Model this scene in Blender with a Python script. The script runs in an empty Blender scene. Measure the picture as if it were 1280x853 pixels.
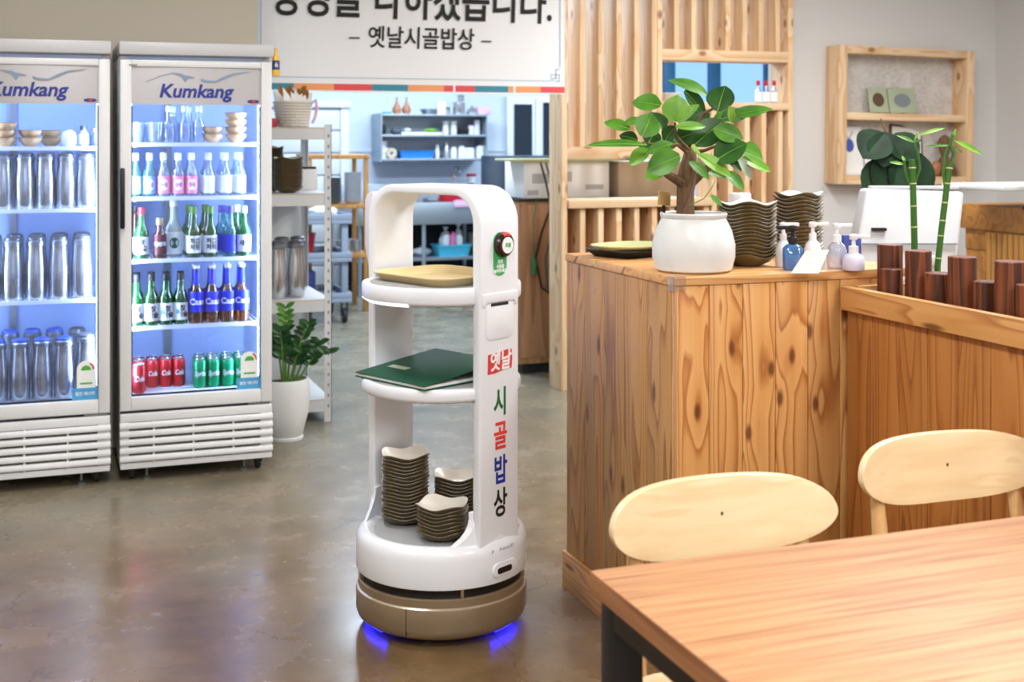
import bpy, bmesh, math, random
from mathutils import Vector, Matrix
random.seed(7)
sc = bpy.context.scene
C = sc.collection
R = math.radians
A = R(20)                       # the camera looks 20 degrees to the right of the room's depth axis

# ------------------------------------------------------------------ camera, world, exposure
cd = bpy.data.cameras.new('camera'); cam = bpy.data.objects.new('camera', cd); C.objects.link(cam)
cam.location = (0, 0, 1.43); cam.rotation_euler = (R(90), 0, -A)
cd.sensor_width = 36; cd.lens = 45; cd.shift_y = -0.2
cd.clip_start = 0.05; cd.clip_end = 60
cd.dof.use_dof = True; cd.dof.focus_distance = 3.5; cd.dof.aperture_fstop = 4.5
sc.camera = cam
sc.view_settings.view_transform = 'Standard'; sc.view_settings.look = 'None'
sc.view_settings.gamma = 1; sc.view_settings.use_curve_mapping = False
sc.view_settings.exposure = 0.32
sc.cycles.use_denoising = True
sc.cycles.transparent_max_bounces = 24
sc.cycles.max_bounces = 7; sc.cycles.diffuse_bounces = 4; sc.cycles.glossy_bounces = 4
sc.cycles.sample_clamp_indirect = 4
w = bpy.data.worlds.new('world'); sc.world = w; w.use_nodes = True
bg = w.node_tree.nodes['Background']; bg.inputs[0].default_value = (.60, .80, 1, 1); bg.inputs[1].default_value = 1.15

# (ceiling lamps: position, size, watts, colour; fixtures are built further down)
WARM = (.985, .99, 1); COOL = (.74, .87, 1)
LAMPS = [  # x, y, length x, length y, watts, colour
 (0.2, 1.0, .3, 1.2, 38, WARM), (0.2, 3.9, .3, 1.2, 22, WARM), (2.4, .2, .3, 1.2, 30, WARM),
 (2.7, 3.0, .3, 1.2, 36, WARM), (3.4, 5.0, .3, 1.2, 36, WARM), (5.1, 3.6, .3, 1.2, 32, WARM),
 (0.6, -1.6, .3, 1.2, 60, WARM), (3.2, -1.8, .3, 1.2, 34, WARM), (-1.6, 2.2, .3, 1.2, 14, WARM),
 (2.0, 8.2, 1.2, .3, 60, COOL), (4.6, 8.4, 1.2, .3, 60, COOL), (2.9, 10.4, 1.2, .3, 52, COOL), (5.6, 10.6, 1.2, .3, 48, COOL)]

# ------------------------------------------------------------------ materials
def lin(c):
    if isinstance(c, str):
        c = c.lstrip('#'); c = [int(c[i:i+2], 16) / 255 for i in (0, 2, 4)]
    return tuple((x / 12.92 if x <= .04045 else ((x + .055) / 1.055) ** 2.4) for x in c) + (1,)
M = {}
def mat(name, col, rough=.5, metal=0, spec=.5, em=None, es=0, coat=0, sub=0):
    m = bpy.data.materials.new(name); m.use_nodes = True
    b = m.node_tree.nodes['Principled BSDF']
    b.inputs['Base Color'].default_value = lin(col); b.inputs['Roughness'].default_value = rough
    b.inputs['Metallic'].default_value = metal; b.inputs['Specular IOR Level'].default_value = spec
    b.inputs['Coat Weight'].default_value = coat
    if em: b.inputs['Emission Color'].default_value = lin(em); b.inputs['Emission Strength'].default_value = es
    M[name] = m
    return m
class NT:
    def __init__(s, m): s.t = m.node_tree; s.b = s.t.nodes['Principled BSDF']
    def n(s, typ, **kw):
        x = s.t.nodes.new('ShaderNode' + typ)
        for k, v in kw.items():
            if k.startswith('i_'): x.inputs[k[2:].replace('_', ' ')].default_value = v
            else: setattr(x, k, v)
        return x
    def l(s, a, b): s.t.links.new(a, b)
    def math(s, op, a, b=None):
        x = s.n('Math', operation=op)
        for i, v in enumerate((a, b)):
            if v is None: continue
            if isinstance(v, (int, float)): x.inputs[i].default_value = v
            else: s.l(v, x.inputs[i])
        return x.outputs[0]
    def ramp(s, fac, stops):
        r = s.n('ValToRGB'); e = r.color_ramp.elements
        while len(e) < len(stops): e.new(.5)
        for i, (p, c) in enumerate(stops): e[i].position = p; e[i].color = lin(c) if not isinstance(c, tuple) or len(c) == 3 else c
        s.l(fac, r.inputs[0]); return r.outputs[0]
    def mix(s, fac, a, b, mode='MIX'):
        x = s.n('MixRGB', blend_type=mode)
        for i, v in enumerate((fac, a, b)):
            if isinstance(v, (int, float)): x.inputs[i].default_value = v
            elif isinstance(v, (str, tuple)): x.inputs[i].default_value = lin(v)
            else: s.l(v, x.inputs[i])
        return x.outputs[0]
    def coords(s, scale, rnd=True, kind='Object'):
        tc = s.n('TexCoord'); v = tc.outputs[kind]
        if rnd:
            oi = s.n('ObjectInfo'); k = s.n('VectorMath', operation='SCALE'); k.inputs[0].default_value = (31, 17, 47)
            s.l(oi.outputs['Random'], k.inputs['Scale'])
            ad = s.n('VectorMath', operation='ADD'); s.l(v, ad.inputs[0]); s.l(k.outputs[0], ad.inputs[1]); v = ad.outputs[0]
        mp = s.n('Mapping'); mp.inputs['Scale'].default_value = scale; s.l(v, mp.inputs[0]); s.raw = v
        return mp.outputs[0]
def wood(name, light, mid, dark, axis=2, rings=11, freq=(7, .8), rough=.45, knots=True, fine=.12, lo=.45, kscale=(7, 2.6), kdark='#5a2a10', coat=0):
    """contour lines of a stretched noise read as flat-sawn grain; sparse voronoi cells are knots"""
    m = mat(name, mid, rough, coat=coat); t = NT(m)
    s = [freq[0]] * 3; s[axis] = freq[1]
    v = t.coords(s); raw = t.raw
    nz = t.n('TexNoise', i_Scale=1, i_Detail=1.5, i_Roughness=.4); t.l(v, nz.inputs['Vector'])
    f = t.math('MULTIPLY', nz.outputs['Fac'], rings)
    if knots:      # knots live in the plane of the board: (across, along)
        sx = t.n('SeparateXYZ'); t.l(raw, sx.inputs[0]); ch = 'XYZ'
        o1, o2 = [sx.outputs[ch[k]] for k in range(3) if k != axis]
        cv = t.n('CombineXYZ'); t.l(t.math('MULTIPLY', t.math('ADD', o1, o2), kscale[0]), cv.inputs[0]); t.l(t.math('MULTIPLY', sx.outputs[ch[axis]], kscale[1]), cv.inputs[1])
        vo = t.n('TexVoronoi', i_Scale=1, voronoi_dimensions='2D'); t.l(cv.outputs[0], vo.inputs['Vector'])
        bendk = t.n('MapRange', i_From_Min=0., i_From_Max=.42, i_To_Min=.95, i_To_Max=0.); bendk.interpolation_type = 'SMOOTHSTEP'; t.l(vo.outputs['Distance'], bendk.inputs[0])
        f = t.math('ADD', f, bendk.outputs[0])
    fr = t.math('FRACT', f)
    c = t.ramp(fr, [(0, light), (lo, mid), (.9, dark), (1, light)])
    s2 = [90.] * 3; s2[axis] = 3
    mp = t.n('Mapping'); mp.inputs['Scale'].default_value = s2; t.l(raw, mp.inputs[0])
    n2 = t.n('TexNoise', i_Scale=1, i_Detail=3); t.l(mp.outputs[0], n2.inputs['Vector'])
    c = t.mix(fine, c, t.ramp(n2.outputs['Fac'], [(.3, dark), (.7, light)]))
    if knots:
        k = t.ramp(vo.outputs['Distance'], [(.035, '#ffffff'), (.085, '#000000')])
        c = t.mix(t.math('MULTIPLY', k, .85), c, kdark)
    oi = t.n('ObjectInfo')
    hs = t.n('HueSaturation'); t.l(c, hs.inputs['Color']); t.l(t.math('ADD', t.math('MULTIPLY', oi.outputs['Random'], .2), .9), hs.inputs['Value'])
    t.l(hs.outputs[0], t.b.inputs['Base Color'])
    bp = t.n('Bump', i_Strength=.05); bp.inputs['Distance'].default_value = .002; t.l(fr, bp.inputs['Height']); t.l(bp.outputs[0], t.b.inputs['Normal'])
    return m
def glassy(name, col, gloss=.12, rough=.03, dens=0, tint=None):
    """thin glass: see-through tint, some body colour, mirror reflection by Fresnel"""
    m = bpy.data.materials.new(name); m.use_nodes = True; M[name] = m
    t = m.node_tree; n = t.nodes; n.clear()
    out = n.new('ShaderNodeOutputMaterial'); tr = n.new('ShaderNodeBsdfTransparent'); tr.inputs[0].default_value = lin(col)
    gl = n.new('ShaderNodeBsdfGlossy'); gl.inputs['Roughness'].default_value = rough
    df = n.new('ShaderNodeBsdfDiffuse'); df.inputs[0].default_value = lin(tint or col)
    fr = n.new('ShaderNodeLayerWeight'); fr.inputs[0].default_value = .25
    mm = n.new('ShaderNodeMath'); mm.operation = 'MULTIPLY_ADD'; mm.inputs[1].default_value = .6; mm.inputs[2].default_value = gloss * .4
    t.links.new(fr.outputs['Fresnel'], mm.inputs[0])
    a = n.new('ShaderNodeMixShader'); a.inputs[0].default_value = dens
    t.links.new(tr.outputs[0], a.inputs[1]); t.links.new(df.outputs[0], a.inputs[2])
    b = n.new('ShaderNodeMixShader'); t.links.new(mm.outputs[0], b.inputs[0]); t.links.new(a.outputs[0], b.inputs[1]); t.links.new(gl.outputs[0], b.inputs[2])
    t.links.new(b.outputs[0], out.inputs[0])
    return m

wood('pine_counter', '#dba769', '#d39a5a', '#a8652e', rings=13, freq=(10, .6), rough=.42, lo=.62, kscale=(6.5, 2.8))
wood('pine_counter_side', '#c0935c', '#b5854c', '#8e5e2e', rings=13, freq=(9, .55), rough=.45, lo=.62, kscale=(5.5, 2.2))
wood('cedar_wing', '#bd7f42', '#b37338', '#945724', rings=14, freq=(9, .5), rough=.42, knots=False, lo=.62)
wood('pine_board_x', '#dfad72', '#d6a064', '#b8804a', axis=0, rings=7, freq=(14, .8), rough=.4, kscale=(8, 1.6), lo=.6)
wood('pine_board_y', '#dba76b', '#d09a5b', '#ad723a', axis=1, rings=7, freq=(14, .8), rough=.4, kscale=(8, 1.6), lo=.6)
wood('pine_slat', '#ecd0ac', '#e4c49c', '#d8ac7c', rings=4, freq=(12, .5), rough=.55, kscale=(4, 2.4), kdark='#8a5a34')
wood('pine_slat_x', '#ecd0ac', '#e4c49c', '#d8ac7c', axis=0, rings=4, freq=(12, .5), rough=.55, kscale=(4, 2.4), kdark='#8a5a34')
wood('pine_panel', '#c99a68', '#c08c58', '#ab7546', rings=5, freq=(8, .5), rough=.5)
wood('chair_wood', '#e9d3ac', '#e7cfa5', '#dfc193', axis=0, rings=3, freq=(24, .7), rough=.36, knots=False, fine=.3, coat=.15)
wood('chair_leg_wood', '#dcb683', '#d2a870', '#c0925c', rings=4, freq=(14, .6), rough=.38, knots=False, fine=.25)
wood('table_wood', '#bd8d62', '#ab7a51', '#8b5b38', axis=0, rings=2.2, freq=(34, 1.9), rough=.52, knots=False, fine=.62, lo=.6)
wood('table_edge', '#a5724a', '#946340', '#7a4c2e', axis=1, rings=4, freq=(14, 1), rough=.5, knots=False, fine=.4)
wood('burnt_wood', '#8a4a28', '#5f2d16', '#2a120a', rings=9, freq=(16, .7), rough=.5, knots=False, fine=.3, lo=.4)
wood('desk_wood', '#bb8748', '#b07c3e', '#98662f', axis=0, rings=6, freq=(10, .6), rough=.45, knots=False)
wood('kitchen_wood', '#c89552', '#b98645', '#a87539', rings=5, freq=(8, .7), rough=.5, knots=False)
wood('cabinet_ply', '#b98d66', '#ad805a', '#9a6c48', rings=4, freq=(8, .5), rough=.55, knots=False)
wood('bark', '#8a6b4c', '#6f533a', '#4d3826', rings=8, freq=(20, 6), rough=.85, knots=False, fine=.5)
mat('white_plastic', '#ced1d4', .38); mat('robot_white', '#e9eef6', .28, coat=.2); mat('robot_grey', '#a3a6a8', .55)
mat('robot_lilac', '#d3d0dc', .4)
mat('champagne', '#96846c', .38, .45); mat('champagne_highlight', '#cfc2b0', .25, .6)
mat('black', '#0b0b0d', .4); mat('matte_black', '#141414', .7); mat('rubber', '#1c1d1f', .6)
mat('wall_white', '#dcdcdc', .85); mat('wall_beige', '#c6bfb1', .85); mat('wall_blue', '#cbd9ea', .8); mat('ceiling_white', '#e6e6e4', .9)
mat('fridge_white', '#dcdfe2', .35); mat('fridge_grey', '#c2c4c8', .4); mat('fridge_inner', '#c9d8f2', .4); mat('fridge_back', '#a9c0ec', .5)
mat('header_silver', '#b4b3b6', .34, .55); mat('brand_blue', '#1b2f8e', .4); mat('wave_blue', '#7f95ab', .35); mat('logo_red', '#c03030', .5)
mat('shelf_white', '#e8effa', .4); mat('led_white', '#ffffff', .5, em='#cfe0ff', es=26); mat('led_soft', '#ffffff', .5, em='#d8dcff', es=1.9)
mat('led_blue', '#2020ff', .5, em='#1012ff', es=13); mat('slot_dark', '#25282c', .6)
mat('steel', '#c9ccd0', .24, .92); mat('steel_dark', '#8e959c', .38, .85); mat('steel_brushed', '#a6b2be', .42, .7)
mat('lid_blue', '#3f57a8', .4); mat('lid_grey', '#6c6e72', .35, .6)
mat('bowl_olive', '#594a2b', .38); mat('bowl_cream', '#f3eee3', .25); mat('bowl_brown', '#8a6a49', .45); mat('bowl_tan', '#c9a377', .4)
mat('paper', '#f1f1f0', .8); mat('banner_white', '#f3f6fa', .75); mat('ink', '#171a19', .7); mat('stripe_teal', '#3d8fa6', .7)
mat('stripe_orange', '#f2a46c', .7); mat('stripe_red', '#e4545c', .7); mat('line_blue', '#88b3c9', .7)
mat('seal_red', '#da3f45', .5); mat('txt_green', '#1f6b3c', .5); mat('txt_red', '#e2403c', .5); mat('txt_blue', '#1c2f95', .5); mat('txt_black', '#1b1b1c', .5); mat('txt_grey', '#b7b9bd', .5)
mat('badge_green', '#3fae66', .5); mat('button_brown', '#2a1613', .25); mat('gold_tray', '#dcc592', .35, .1); mat('folder_green', '#0f4a33', .6, spec=.3); mat('terminal_white', '#c3c6ca', .45, spec=.3)
mat('tray_olive', '#b7bb86', .35); mat('pot_white', '#e0e3e4', .3); mat('soil', '#3a2c20', .95)
mat('cyan', '#46b6d6', .4); mat('blue_tray', '#2c86d8', .4); mat('red', '#c2283a', .4); mat('pink', '#e977b4', .5); mat('pale_pink', '#dcb8d6', .6)
mat('yellow', '#e9b92a', .4); mat('navy', '#22386f', .4); mat('wicker', '#d9d1c6', .7); mat('dry_leaf', '#9b6a35', .8); mat('carton', '#c6b49a', .8)
mat('gourd', '#a8714f', .4); mat('dark_pane', '#232b36', .12); mat('dark_navy', '#1c2a3c', .3); mat('cart_grey', '#8b98ab', .5); mat('chrome', '#d6d8da', .12, 1)
mat('maroon', '#5a2028', .5); mat('pump_white', '#eceef2', .35); mat('lotion_lilac', '#d9d6ec', .35); mat('box_blue', '#3b4fa0', .5)
mat('can_red', '#c4202c', .28, .5); mat('can_green', '#12a468', .28, .5); mat('can_silver', '#c3c8cc', .25, .9)
mat('label_white', '#eff3f4', .5); mat('label_blue', '#6f9fe6', .5); mat('label_pink', '#f08ab0', .5); mat('label_beer', '#2330c4', .45)
mat('cap_red', '#c92036', .35); mat('cap_purple', '#5e4fae', .35); mat('cap_white', '#e6e9ee', .35); mat('cap_gold', '#bfa98a', .3, .5); mat('drop_blue', '#5aa2dc', .5)
mat('bamboo_green', '#3c7225', .4); mat('bamboo_node', '#b9bf78', .5); mat('wood_mark', '#b8894e', .5); mat('stem_green', '#5d8a35', .5); mat('clip_wood', '#c19a5c', .6)
mat('plate_white', '#dfe5ec', .35); mat('plate_grey', '#7d848c', .4); mat('cord_black', '#17181a', .6); mat('cord_grey', '#50565e', .6); mat('tag_green', '#2f7a4a', .5)
mat('lamp_body', '#e8e8e8', .5); mat('lamp_glow', '#ffffff', .5, em='#fff4e6', es=6); mat('lamp_glow_cool', '#ffffff', .5, em='#dbe9ff', es=7)
mat('win_frame', '#2b5f83', .45); mat('win_white', '#dfe6ee', .5); mat('medal_blue', '#3e5db4', .5); mat('frame_green', '#a8b59a', .6); mat('frame_brown', '#5a3d26', .5)
mat('sticker_green', '#4fae3c', .5); mat('sticker_blue', '#48a0d6', .5); mat('sticker_red', '#d2452f', .5); mat('glove_red', '#cc2c3c', .6)
mat('concrete_far', '#a7aaa0', .6)
glassy('door_glass', '#eef4ff', .06, .02); glassy('clear_glass', '#dfeaf5', .3, .03, .10); glassy('bottle_green', '#2fae5e', .25, .05, .30, '#0f7d3c')
glassy('bottle_aqua', '#8fd2d8', .25, .05, .16, '#5fb4c0'); glassy('bottle_brown', '#c48a48', .25, .05, .30, '#7a4a1c'); glassy('bottle_dark', '#5a2a20', .2, .05, .6, '#5a2018')
glassy('bottle_milk', '#d8e6dc', .2, .08, .6, '#cfdccf'); glassy('sanitizer', '#5f9fe0', .25, .05, .45, '#5f9fe0'); glassy('plastic_clear', '#e4e7f4', .2, .1, .35, '#dfe2f0')
glassy('window_glass', '#dcecff', .1, .02); glassy('acrylic', '#fbf8f2', .1, .15, .07)
for nm, c1, c2 in (('leaf', '#3c7420', '#57922c'), ('leaf_dark', '#1f4818', '#2f6322'), ('leaf_bright', '#64a02e', '#86b845'), ('leaf_pale', '#9fb7a3', '#b5c8b4'), ('leaf_zz', '#163a1a', '#275524'), ('leaf_lime', '#7fae3f', '#a0c860'), ('leaf_rubber', '#0e2415', '#1a3820')):
    m = mat(nm, c1, .5 if nm == 'leaf_rubber' else .36); m.node_tree.nodes['Principled BSDF'].inputs['Specular IOR Level'].default_value = .18 if nm == 'leaf_rubber' else .35; t = NT(m); v = t.coords((9, 9, 9)); nz = t.n('TexNoise', i_Scale=2, i_Detail=2); t.l(v, nz.inputs['Vector'])
    t.l(t.ramp(nz.outputs['Fac'], [(.35, c1), (.65, c2)]), t.b.inputs['Base Color'])

def floor_material():
    m = mat('concrete', '#7d7060', .25); t = NT(m)
    v = t.coords((1, 1, 1), rnd=False)
    n1 = t.n('TexNoise', i_Scale=.9, i_Detail=6, i_Roughness=.62, i_Distortion=.6); t.l(v, n1.inputs['Vector'])
    n2 = t.n('TexNoise', i_Scale=4, i_Detail=6, i_Roughness=.6); t.l(v, n2.inputs['Vector'])
    c1 = t.ramp(n1.outputs['Fac'], [(.3, '#4c3a20'), (.5, '#775f3f'), (.70, '#968570')])
    c2 = t.ramp(n2.outputs['Fac'], [(.3, '#45341e'), (.55, '#7d6444'), (.8, '#96846a')])
    c = t.mix(.42, c1, c2)
    n3 = t.n('TexNoise', i_Scale=2.3, i_Detail=5, i_Roughness=.55, i_Distortion=.9); t.l(v, n3.inputs['Vector'])
    c = t.mix(t.ramp(n3.outputs['Fac'], [(.36, '#6a6a6a'), (.62, '#000000')]), c, '#3d2f1c')
    c = t.mix(t.ramp(n3.outputs['Fac'], [(.52, '#000000'), (.8, '#505050')]), c, '#a3937a')
    # stained floor greys and greens towards the kitchen: own colour plus painted-in cool light
    sx = t.n('SeparateXYZ'); t.l(v, sx.inputs[0])
    wob = t.math('ADD', sx.outputs['Y'], t.math('MULTIPLY', n1.outputs['Fac'], 2.4))
    g = t.ramp(t.math('DIVIDE', wob, 12), [(.43, '#000000'), (.62, '#ffffff')])
    c = t.mix(t.math('MULTIPLY', g, .8), c, t.mix(.35, '#8e9488', c2))
    vo = t.n('TexVoronoi', feature='DISTANCE_TO_EDGE', i_Scale=1.3); 
    nd = t.n('TexNoise', i_Scale=3, i_Detail=5); t.l(v, nd.inputs['Vector'])
    ad = t.n('VectorMath', operation='MULTIPLY_ADD'); t.l(nd.outputs['Color'], ad.inputs[0]); ad.inputs[1].default_value = (.5, .5, .5); t.l(v, ad.inputs[2])
    t.l(ad.outputs[0], vo.inputs['Vector'])
    cr = t.ramp(vo.outputs['Distance'], [(.0, '#ffffff'), (.008, '#000000')])
    crk = t.math('MULTIPLY', cr, t.math('GREATER_THAN', n1.outputs['Fac'], .5))
    c = t.mix(t.math('MULTIPLY', crk, .45), c, '#3b3226')
    t.l(c, t.b.inputs['Base Color'])
    t.l(t.math('ADD', t.math('MULTIPLY', n2.outputs['Fac'], .34), .08), t.b.inputs['Roughness'])
    bp = t.n('Bump', i_Strength=.06); bp.inputs['Distance'].default_value = .01; t.l(n2.outputs['Fac'], bp.inputs['Height']); t.l(bp.outputs[0], t.b.inputs['Normal'])
floor_material()
def news_material():
    m = mat('newsprint', '#d8d4cf', .85); t = NT(m); v = t.coords((1, 1, 1), rnd=False)
    br = t.n('TexBrick', i_Scale=26, i_Mortar_Size=.045); br.inputs['Color1'].default_value = lin('#9a948f'); br.inputs['Color2'].default_value = lin('#c4bfba'); br.inputs['Mortar'].default_value = lin('#e2dedb')
    sw = t.n('CombineXYZ'); sx = t.n('SeparateXYZ'); t.l(v, sx.inputs[0]); t.l(sx.outputs['X'], sw.inputs[0]); t.l(sx.outputs['Z'], sw.inputs[1]); t.l(sw.outputs[0], br.inputs['Vector'])
    n = t.n('TexNoise', i_Scale=9, i_Detail=3); t.l(v, n.inputs['Vector'])
    t.l(t.mix(t.ramp(n.outputs['Fac'], [(.5, '#000000'), (.75, '#ffffff')]), br.outputs['Color'], '#dcd8d5'), t.b.inputs['Base Color'])
news_material()

# ------------------------------------------------------------------ mesh helpers
class MB:
    def __init__(s): s.v = []; s.f = []; s.mi = []
    def add(s, vs, fs, T=None, mi=0):
        o = len(s.v); s.v += [tuple(T @ Vector(p)) if T else tuple(p) for p in vs]
        s.f += [tuple(i + o for i in f) for f in fs]; s.mi += [mi] * len(fs); return s
    def box(s, x0, x1, y0, y1, z0, z1, T=None, mi=0):
        return s.add([(x, y, z) for z in (z0, z1) for y in (y0, y1) for x in (x0, x1)],
                     [(0, 2, 3, 1), (4, 5, 7, 6), (0, 1, 5, 4), (2, 6, 7, 3), (0, 4, 6, 2), (1, 3, 7, 5)], T, mi)
    def lathe(s, prof, n=24, T=None, mi=0, a0=0, a1=None, cap=True):
        full = a1 is None; a1 = a0 + 2 * math.pi if full else a1
        k = n if full else n + 1; vs = []; fs = []
        for r, z in prof:
            for i in range(k):
                t = a0 + (a1 - a0) * i / n; vs.append((r * math.cos(t), r * math.sin(t), z))
        for j in range(len(prof) - 1):
            for i in range(n):
                a = j * k + i; b = j * k + (i + 1) % k; fs.append((a, b, b + k, a + k))
        if cap and full:
            if prof[0][0] > 1e-5: fs.append(tuple(range(k - 1, -1, -1)))
            if prof[-1][0] > 1e-5: fs.append(tuple((len(prof) - 1) * k + i for i in range(k)))
        return s.add(vs, fs, T, mi)
    def tube(s, pts, r, n=8, mi=0, T=None):
        pts = [Vector(p) for p in pts]; rs = r if isinstance(r, (list, tuple)) else [r] * len(pts); vs = []; fs = []
        up = Vector((0, 0, 1))
        for i, p in enumerate(pts):
            d = (pts[min(i + 1, len(pts) - 1)] - pts[max(i - 1, 0)]).normalized()
            if i == 0:
                x = d.cross(up) if abs(d.dot(up)) < .95 else d.cross(Vector((1, 0, 0)))
            else: x = x - d * x.dot(d)
            x.normalize(); y = d.cross(x)
            for k in range(n):
                t = 2 * math.pi * k / n; vs.append(p + (x * math.cos(t) + y * math.sin(t)) * rs[i])
        for i in range(len(pts) - 1):
            for k in range(n): a = i * n + k; b = i * n + (k + 1) % n; fs.append((a, b, b + n, a + n))
        fs.append(tuple(range(n - 1, -1, -1))); fs.append(tuple((len(pts) - 1) * n + k for k in range(n)))
        return s.add(vs, fs, T, mi)
    def prism(s, pts, y0, y1, T=None, mi=0):      # outline in xz pushed along y
        n = len(pts); vs = [(x, y0, z) for x, z in pts] + [(x, y1, z) for x, z in pts]
        fs = [tuple(range(n)), tuple(range(2 * n - 1, n - 1, -1))] + [(i, i + n, (i + 1) % n + n, (i + 1) % n) for i in range(n)]
        return s.add(vs, fs, T, mi)
    def slab(s, pts, z0, z1, T=None, mi=0):       # outline in xy pushed along z
        n = len(pts); vs = [(x, y, z0) for x, y in pts] + [(x, y, z1) for x, y in pts]
        fs = [tuple(range(n - 1, -1, -1)), tuple(range(n, 2 * n))] + [(i, (i + 1) % n, (i + 1) % n + n, i + n) for i in range(n)]
        return s.add(vs, fs, T, mi)
    def ball(s, c, r, n=10, mi=0):
        if isinstance(r, (int, float)): r = (r, r, r)
        return s.lathe([(max(1e-4, math.sin(math.pi * j / n)), -math.cos(math.pi * j / n)) for j in range(n + 1)], n + 4, Matrix.Translation(c) @ Matrix.Diagonal((*r, 1)), mi, cap=False)
    def mesh(s, name, mats, smooth=False, bevel=0, seg=2, ang=35):
        me = bpy.data.meshes.new(name); me.from_pydata(s.v, [], s.f)
        for m in (mats if isinstance(mats, (list, tuple)) else [mats]): me.materials.append(M[m])
        me.polygons.foreach_set('material_index', s.mi)
        bm = bmesh.new(); bm.from_mesh(me); bmesh.ops.recalc_face_normals(bm, faces=bm.faces)
        if bevel:
            bm.normal_update()
            e = [x for x in bm.edges if len(x.link_faces) == 2 and x.calc_face_angle(0) > R(ang)]
            if e: bmesh.ops.bevel(bm, geom=e, offset=bevel, segments=seg, affect='EDGES', profile=.5, clamp_overlap=True)
        bm.to_mesh(me); bm.free()
        if smooth or bevel:
            me.polygons.foreach_set('use_smooth', [True] * len(me.polygons)); me.set_sharp_from_angle(angle=R(38))
        me.update(); return me
    def build(s, name, mats, parent=None, **kw): return put(name, s.mesh(name, mats, **kw), parent)
def put(name, me, parent=None, loc=None, rz=0):
    o = bpy.data.objects.new(name, me); C.objects.link(o)
    if parent: o.parent = parent
    if loc: o.location = loc
    if rz: o.rotation_euler.z = rz
    return o
def tag(o, label, cat, group=None, kind=None):
    o['label'] = label; o['category'] = cat
    if group: o['group'] = group
    if kind: o['kind'] = kind
    return o
def thing(name, label, cat, loc=(0, 0, 0), rz=0, group=None):
    o = bpy.data.objects.new(name, None); C.objects.link(o); o.empty_display_size = .05
    o.location = loc; o.rotation_euler = (0, 0, rz); return tag(o, label, cat, group)
def struct(name, mb, m, parent=None, **kw):
    o = mb.build(name, m, parent, **kw)
    if not parent: o['kind'] = 'structure'
    return o
KIDS = {}
def dup(root, loc, rz=0, label=None, group=None, scale=None):
    r = root.copy(); C.objects.link(r); r.location = loc; r.rotation_euler = (0, 0, rz)
    if scale: r.scale = scale
    if label: r['label'] = label
    if group: r['group'] = group
    for ch in list(root.children):
        c = ch.copy(); C.objects.link(c); c.parent = r
        for g in list(ch.children): d = g.copy(); C.objects.link(d); d.parent = c
    return r
class Repeat:      # the first placement moves the prototype itself, later ones copy it
    def __init__(s, root): s.root = root; s.used = False
    def at(s, loc, rz=0, label=None, group=None, scale=None):
        if s.used: return dup(s.root, loc, rz, label, group, scale)
        s.used = True; o = s.root; o.location = loc; o.rotation_euler = (0, 0, rz)
        if scale: o.scale = scale
        if label: o['label'] = label
        if group: o['group'] = group
        return o
def text(body, size, m, parent=None, T=None, bold=0, extrude=.0004, shear=0, bend=None, name='lettering', sx=1, space=1):
    c = bpy.data.curves.new('t', 'FONT'); c.body = body; c.size = size; c.align_x = 'CENTER'; c.align_y = 'CENTER'
    c.offset = bold; c.extrude = extrude; c.shear = shear; c.resolution_u = 3; c.space_character = space
    o = bpy.data.objects.new('t', c); C.objects.link(o)
    me = bpy.data.meshes.new_from_object(o.evaluated_get(bpy.context.evaluated_depsgraph_get()))
    bpy.data.objects.remove(o); bpy.data.curves.remove(c)
    up = Matrix.Rotation(R(90), 4, 'X')          # text stands in xz and reads from -y
    for v in me.vertices:
        p = Vector((v.co.x * sx, v.co.y, v.co.z))
        if bend: r = bend + p.z; q = Vector((r * math.sin(p.x / bend), -r * math.cos(p.x / bend), p.y))
        else: q = up @ p
        v.co = (T @ q) if T else q
    me.materials.clear(); me.materials.append(M[m]); me.name = name
    return put(name, me, parent)
def rrect(w, d, r, n=5, cx=0, cy=0):
    pts = []
    for sx, sy, a in ((1, 1, 0), (-1, 1, 90), (-1, -1, 180), (1, -1, 270)):
        for i in range(n + 1):
            t = R(a + 90 * i / n); pts.append((cx + sx * (w / 2 - r) + r * math.cos(t), cy + sy * (d / 2 - r) + r * math.sin(t)))
    return pts
T_ = lambda x, y, z: Matrix.Translation((x, y, z))
RZ = lambda d: Matrix.Rotation(R(d), 4, 'Z'); RX = lambda d: Matrix.Rotation(R(d), 4, 'X'); RY = lambda d: Matrix.Rotation(R(d), 4, 'Y')

# ------------------------------------------------------------------ the setting
struct('floor', MB().box(-2.7, 8.3, -3.3, 12.3, -.1, 0), 'concrete')
struct('ceiling', MB().box(-2.7, 8.3, -3.3, 12.3, 2.75, 2.85), 'ceiling_white')
struct('wall_left', MB().box(-2.7, -2.6, -3.3, 6.27, 0, 2.75), 'wall_beige')
struct('wall_rear', MB().box(-2.6, 6.0, -3.3, -3.2, 0, 2.75), 'wall_white')
struct('wall_right', MB().box(5.9, 6.0, -3.2, 7.0, 0, 2.75), 'wall_white')
struct('wall_fridges', MB().box(-2.6, .947, 6.15, 6.27, 0, 2.75), 'wall_beige')
struct('wall_shelf', MB().box(4.235, 5.9, 6.86, 6.96, 0, 2.75), 'wall_white')
struct('wall_lintel', MB().box(.947, 4.235, 6.66, 6.84, 2.42, 2.75), 'wall_white')
struct('wall_kitchen_left', MB().box(-.2, -.1, 6.27, 12.2, 0, 2.75), 'wall_blue')
struct('wall_kitchen_right', MB().box(8.2, 8.3, 6.96, 12.2, 0, 2.75), 'wall_blue')
struct('wall_kitchen_front', MB().box(6.0, 8.3, 6.86, 6.96, 0, 2.75), 'wall_blue')
WX0, WX1, WZ0, WZ1 = 5.75, 7.75, 1.35, 2.45
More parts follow.
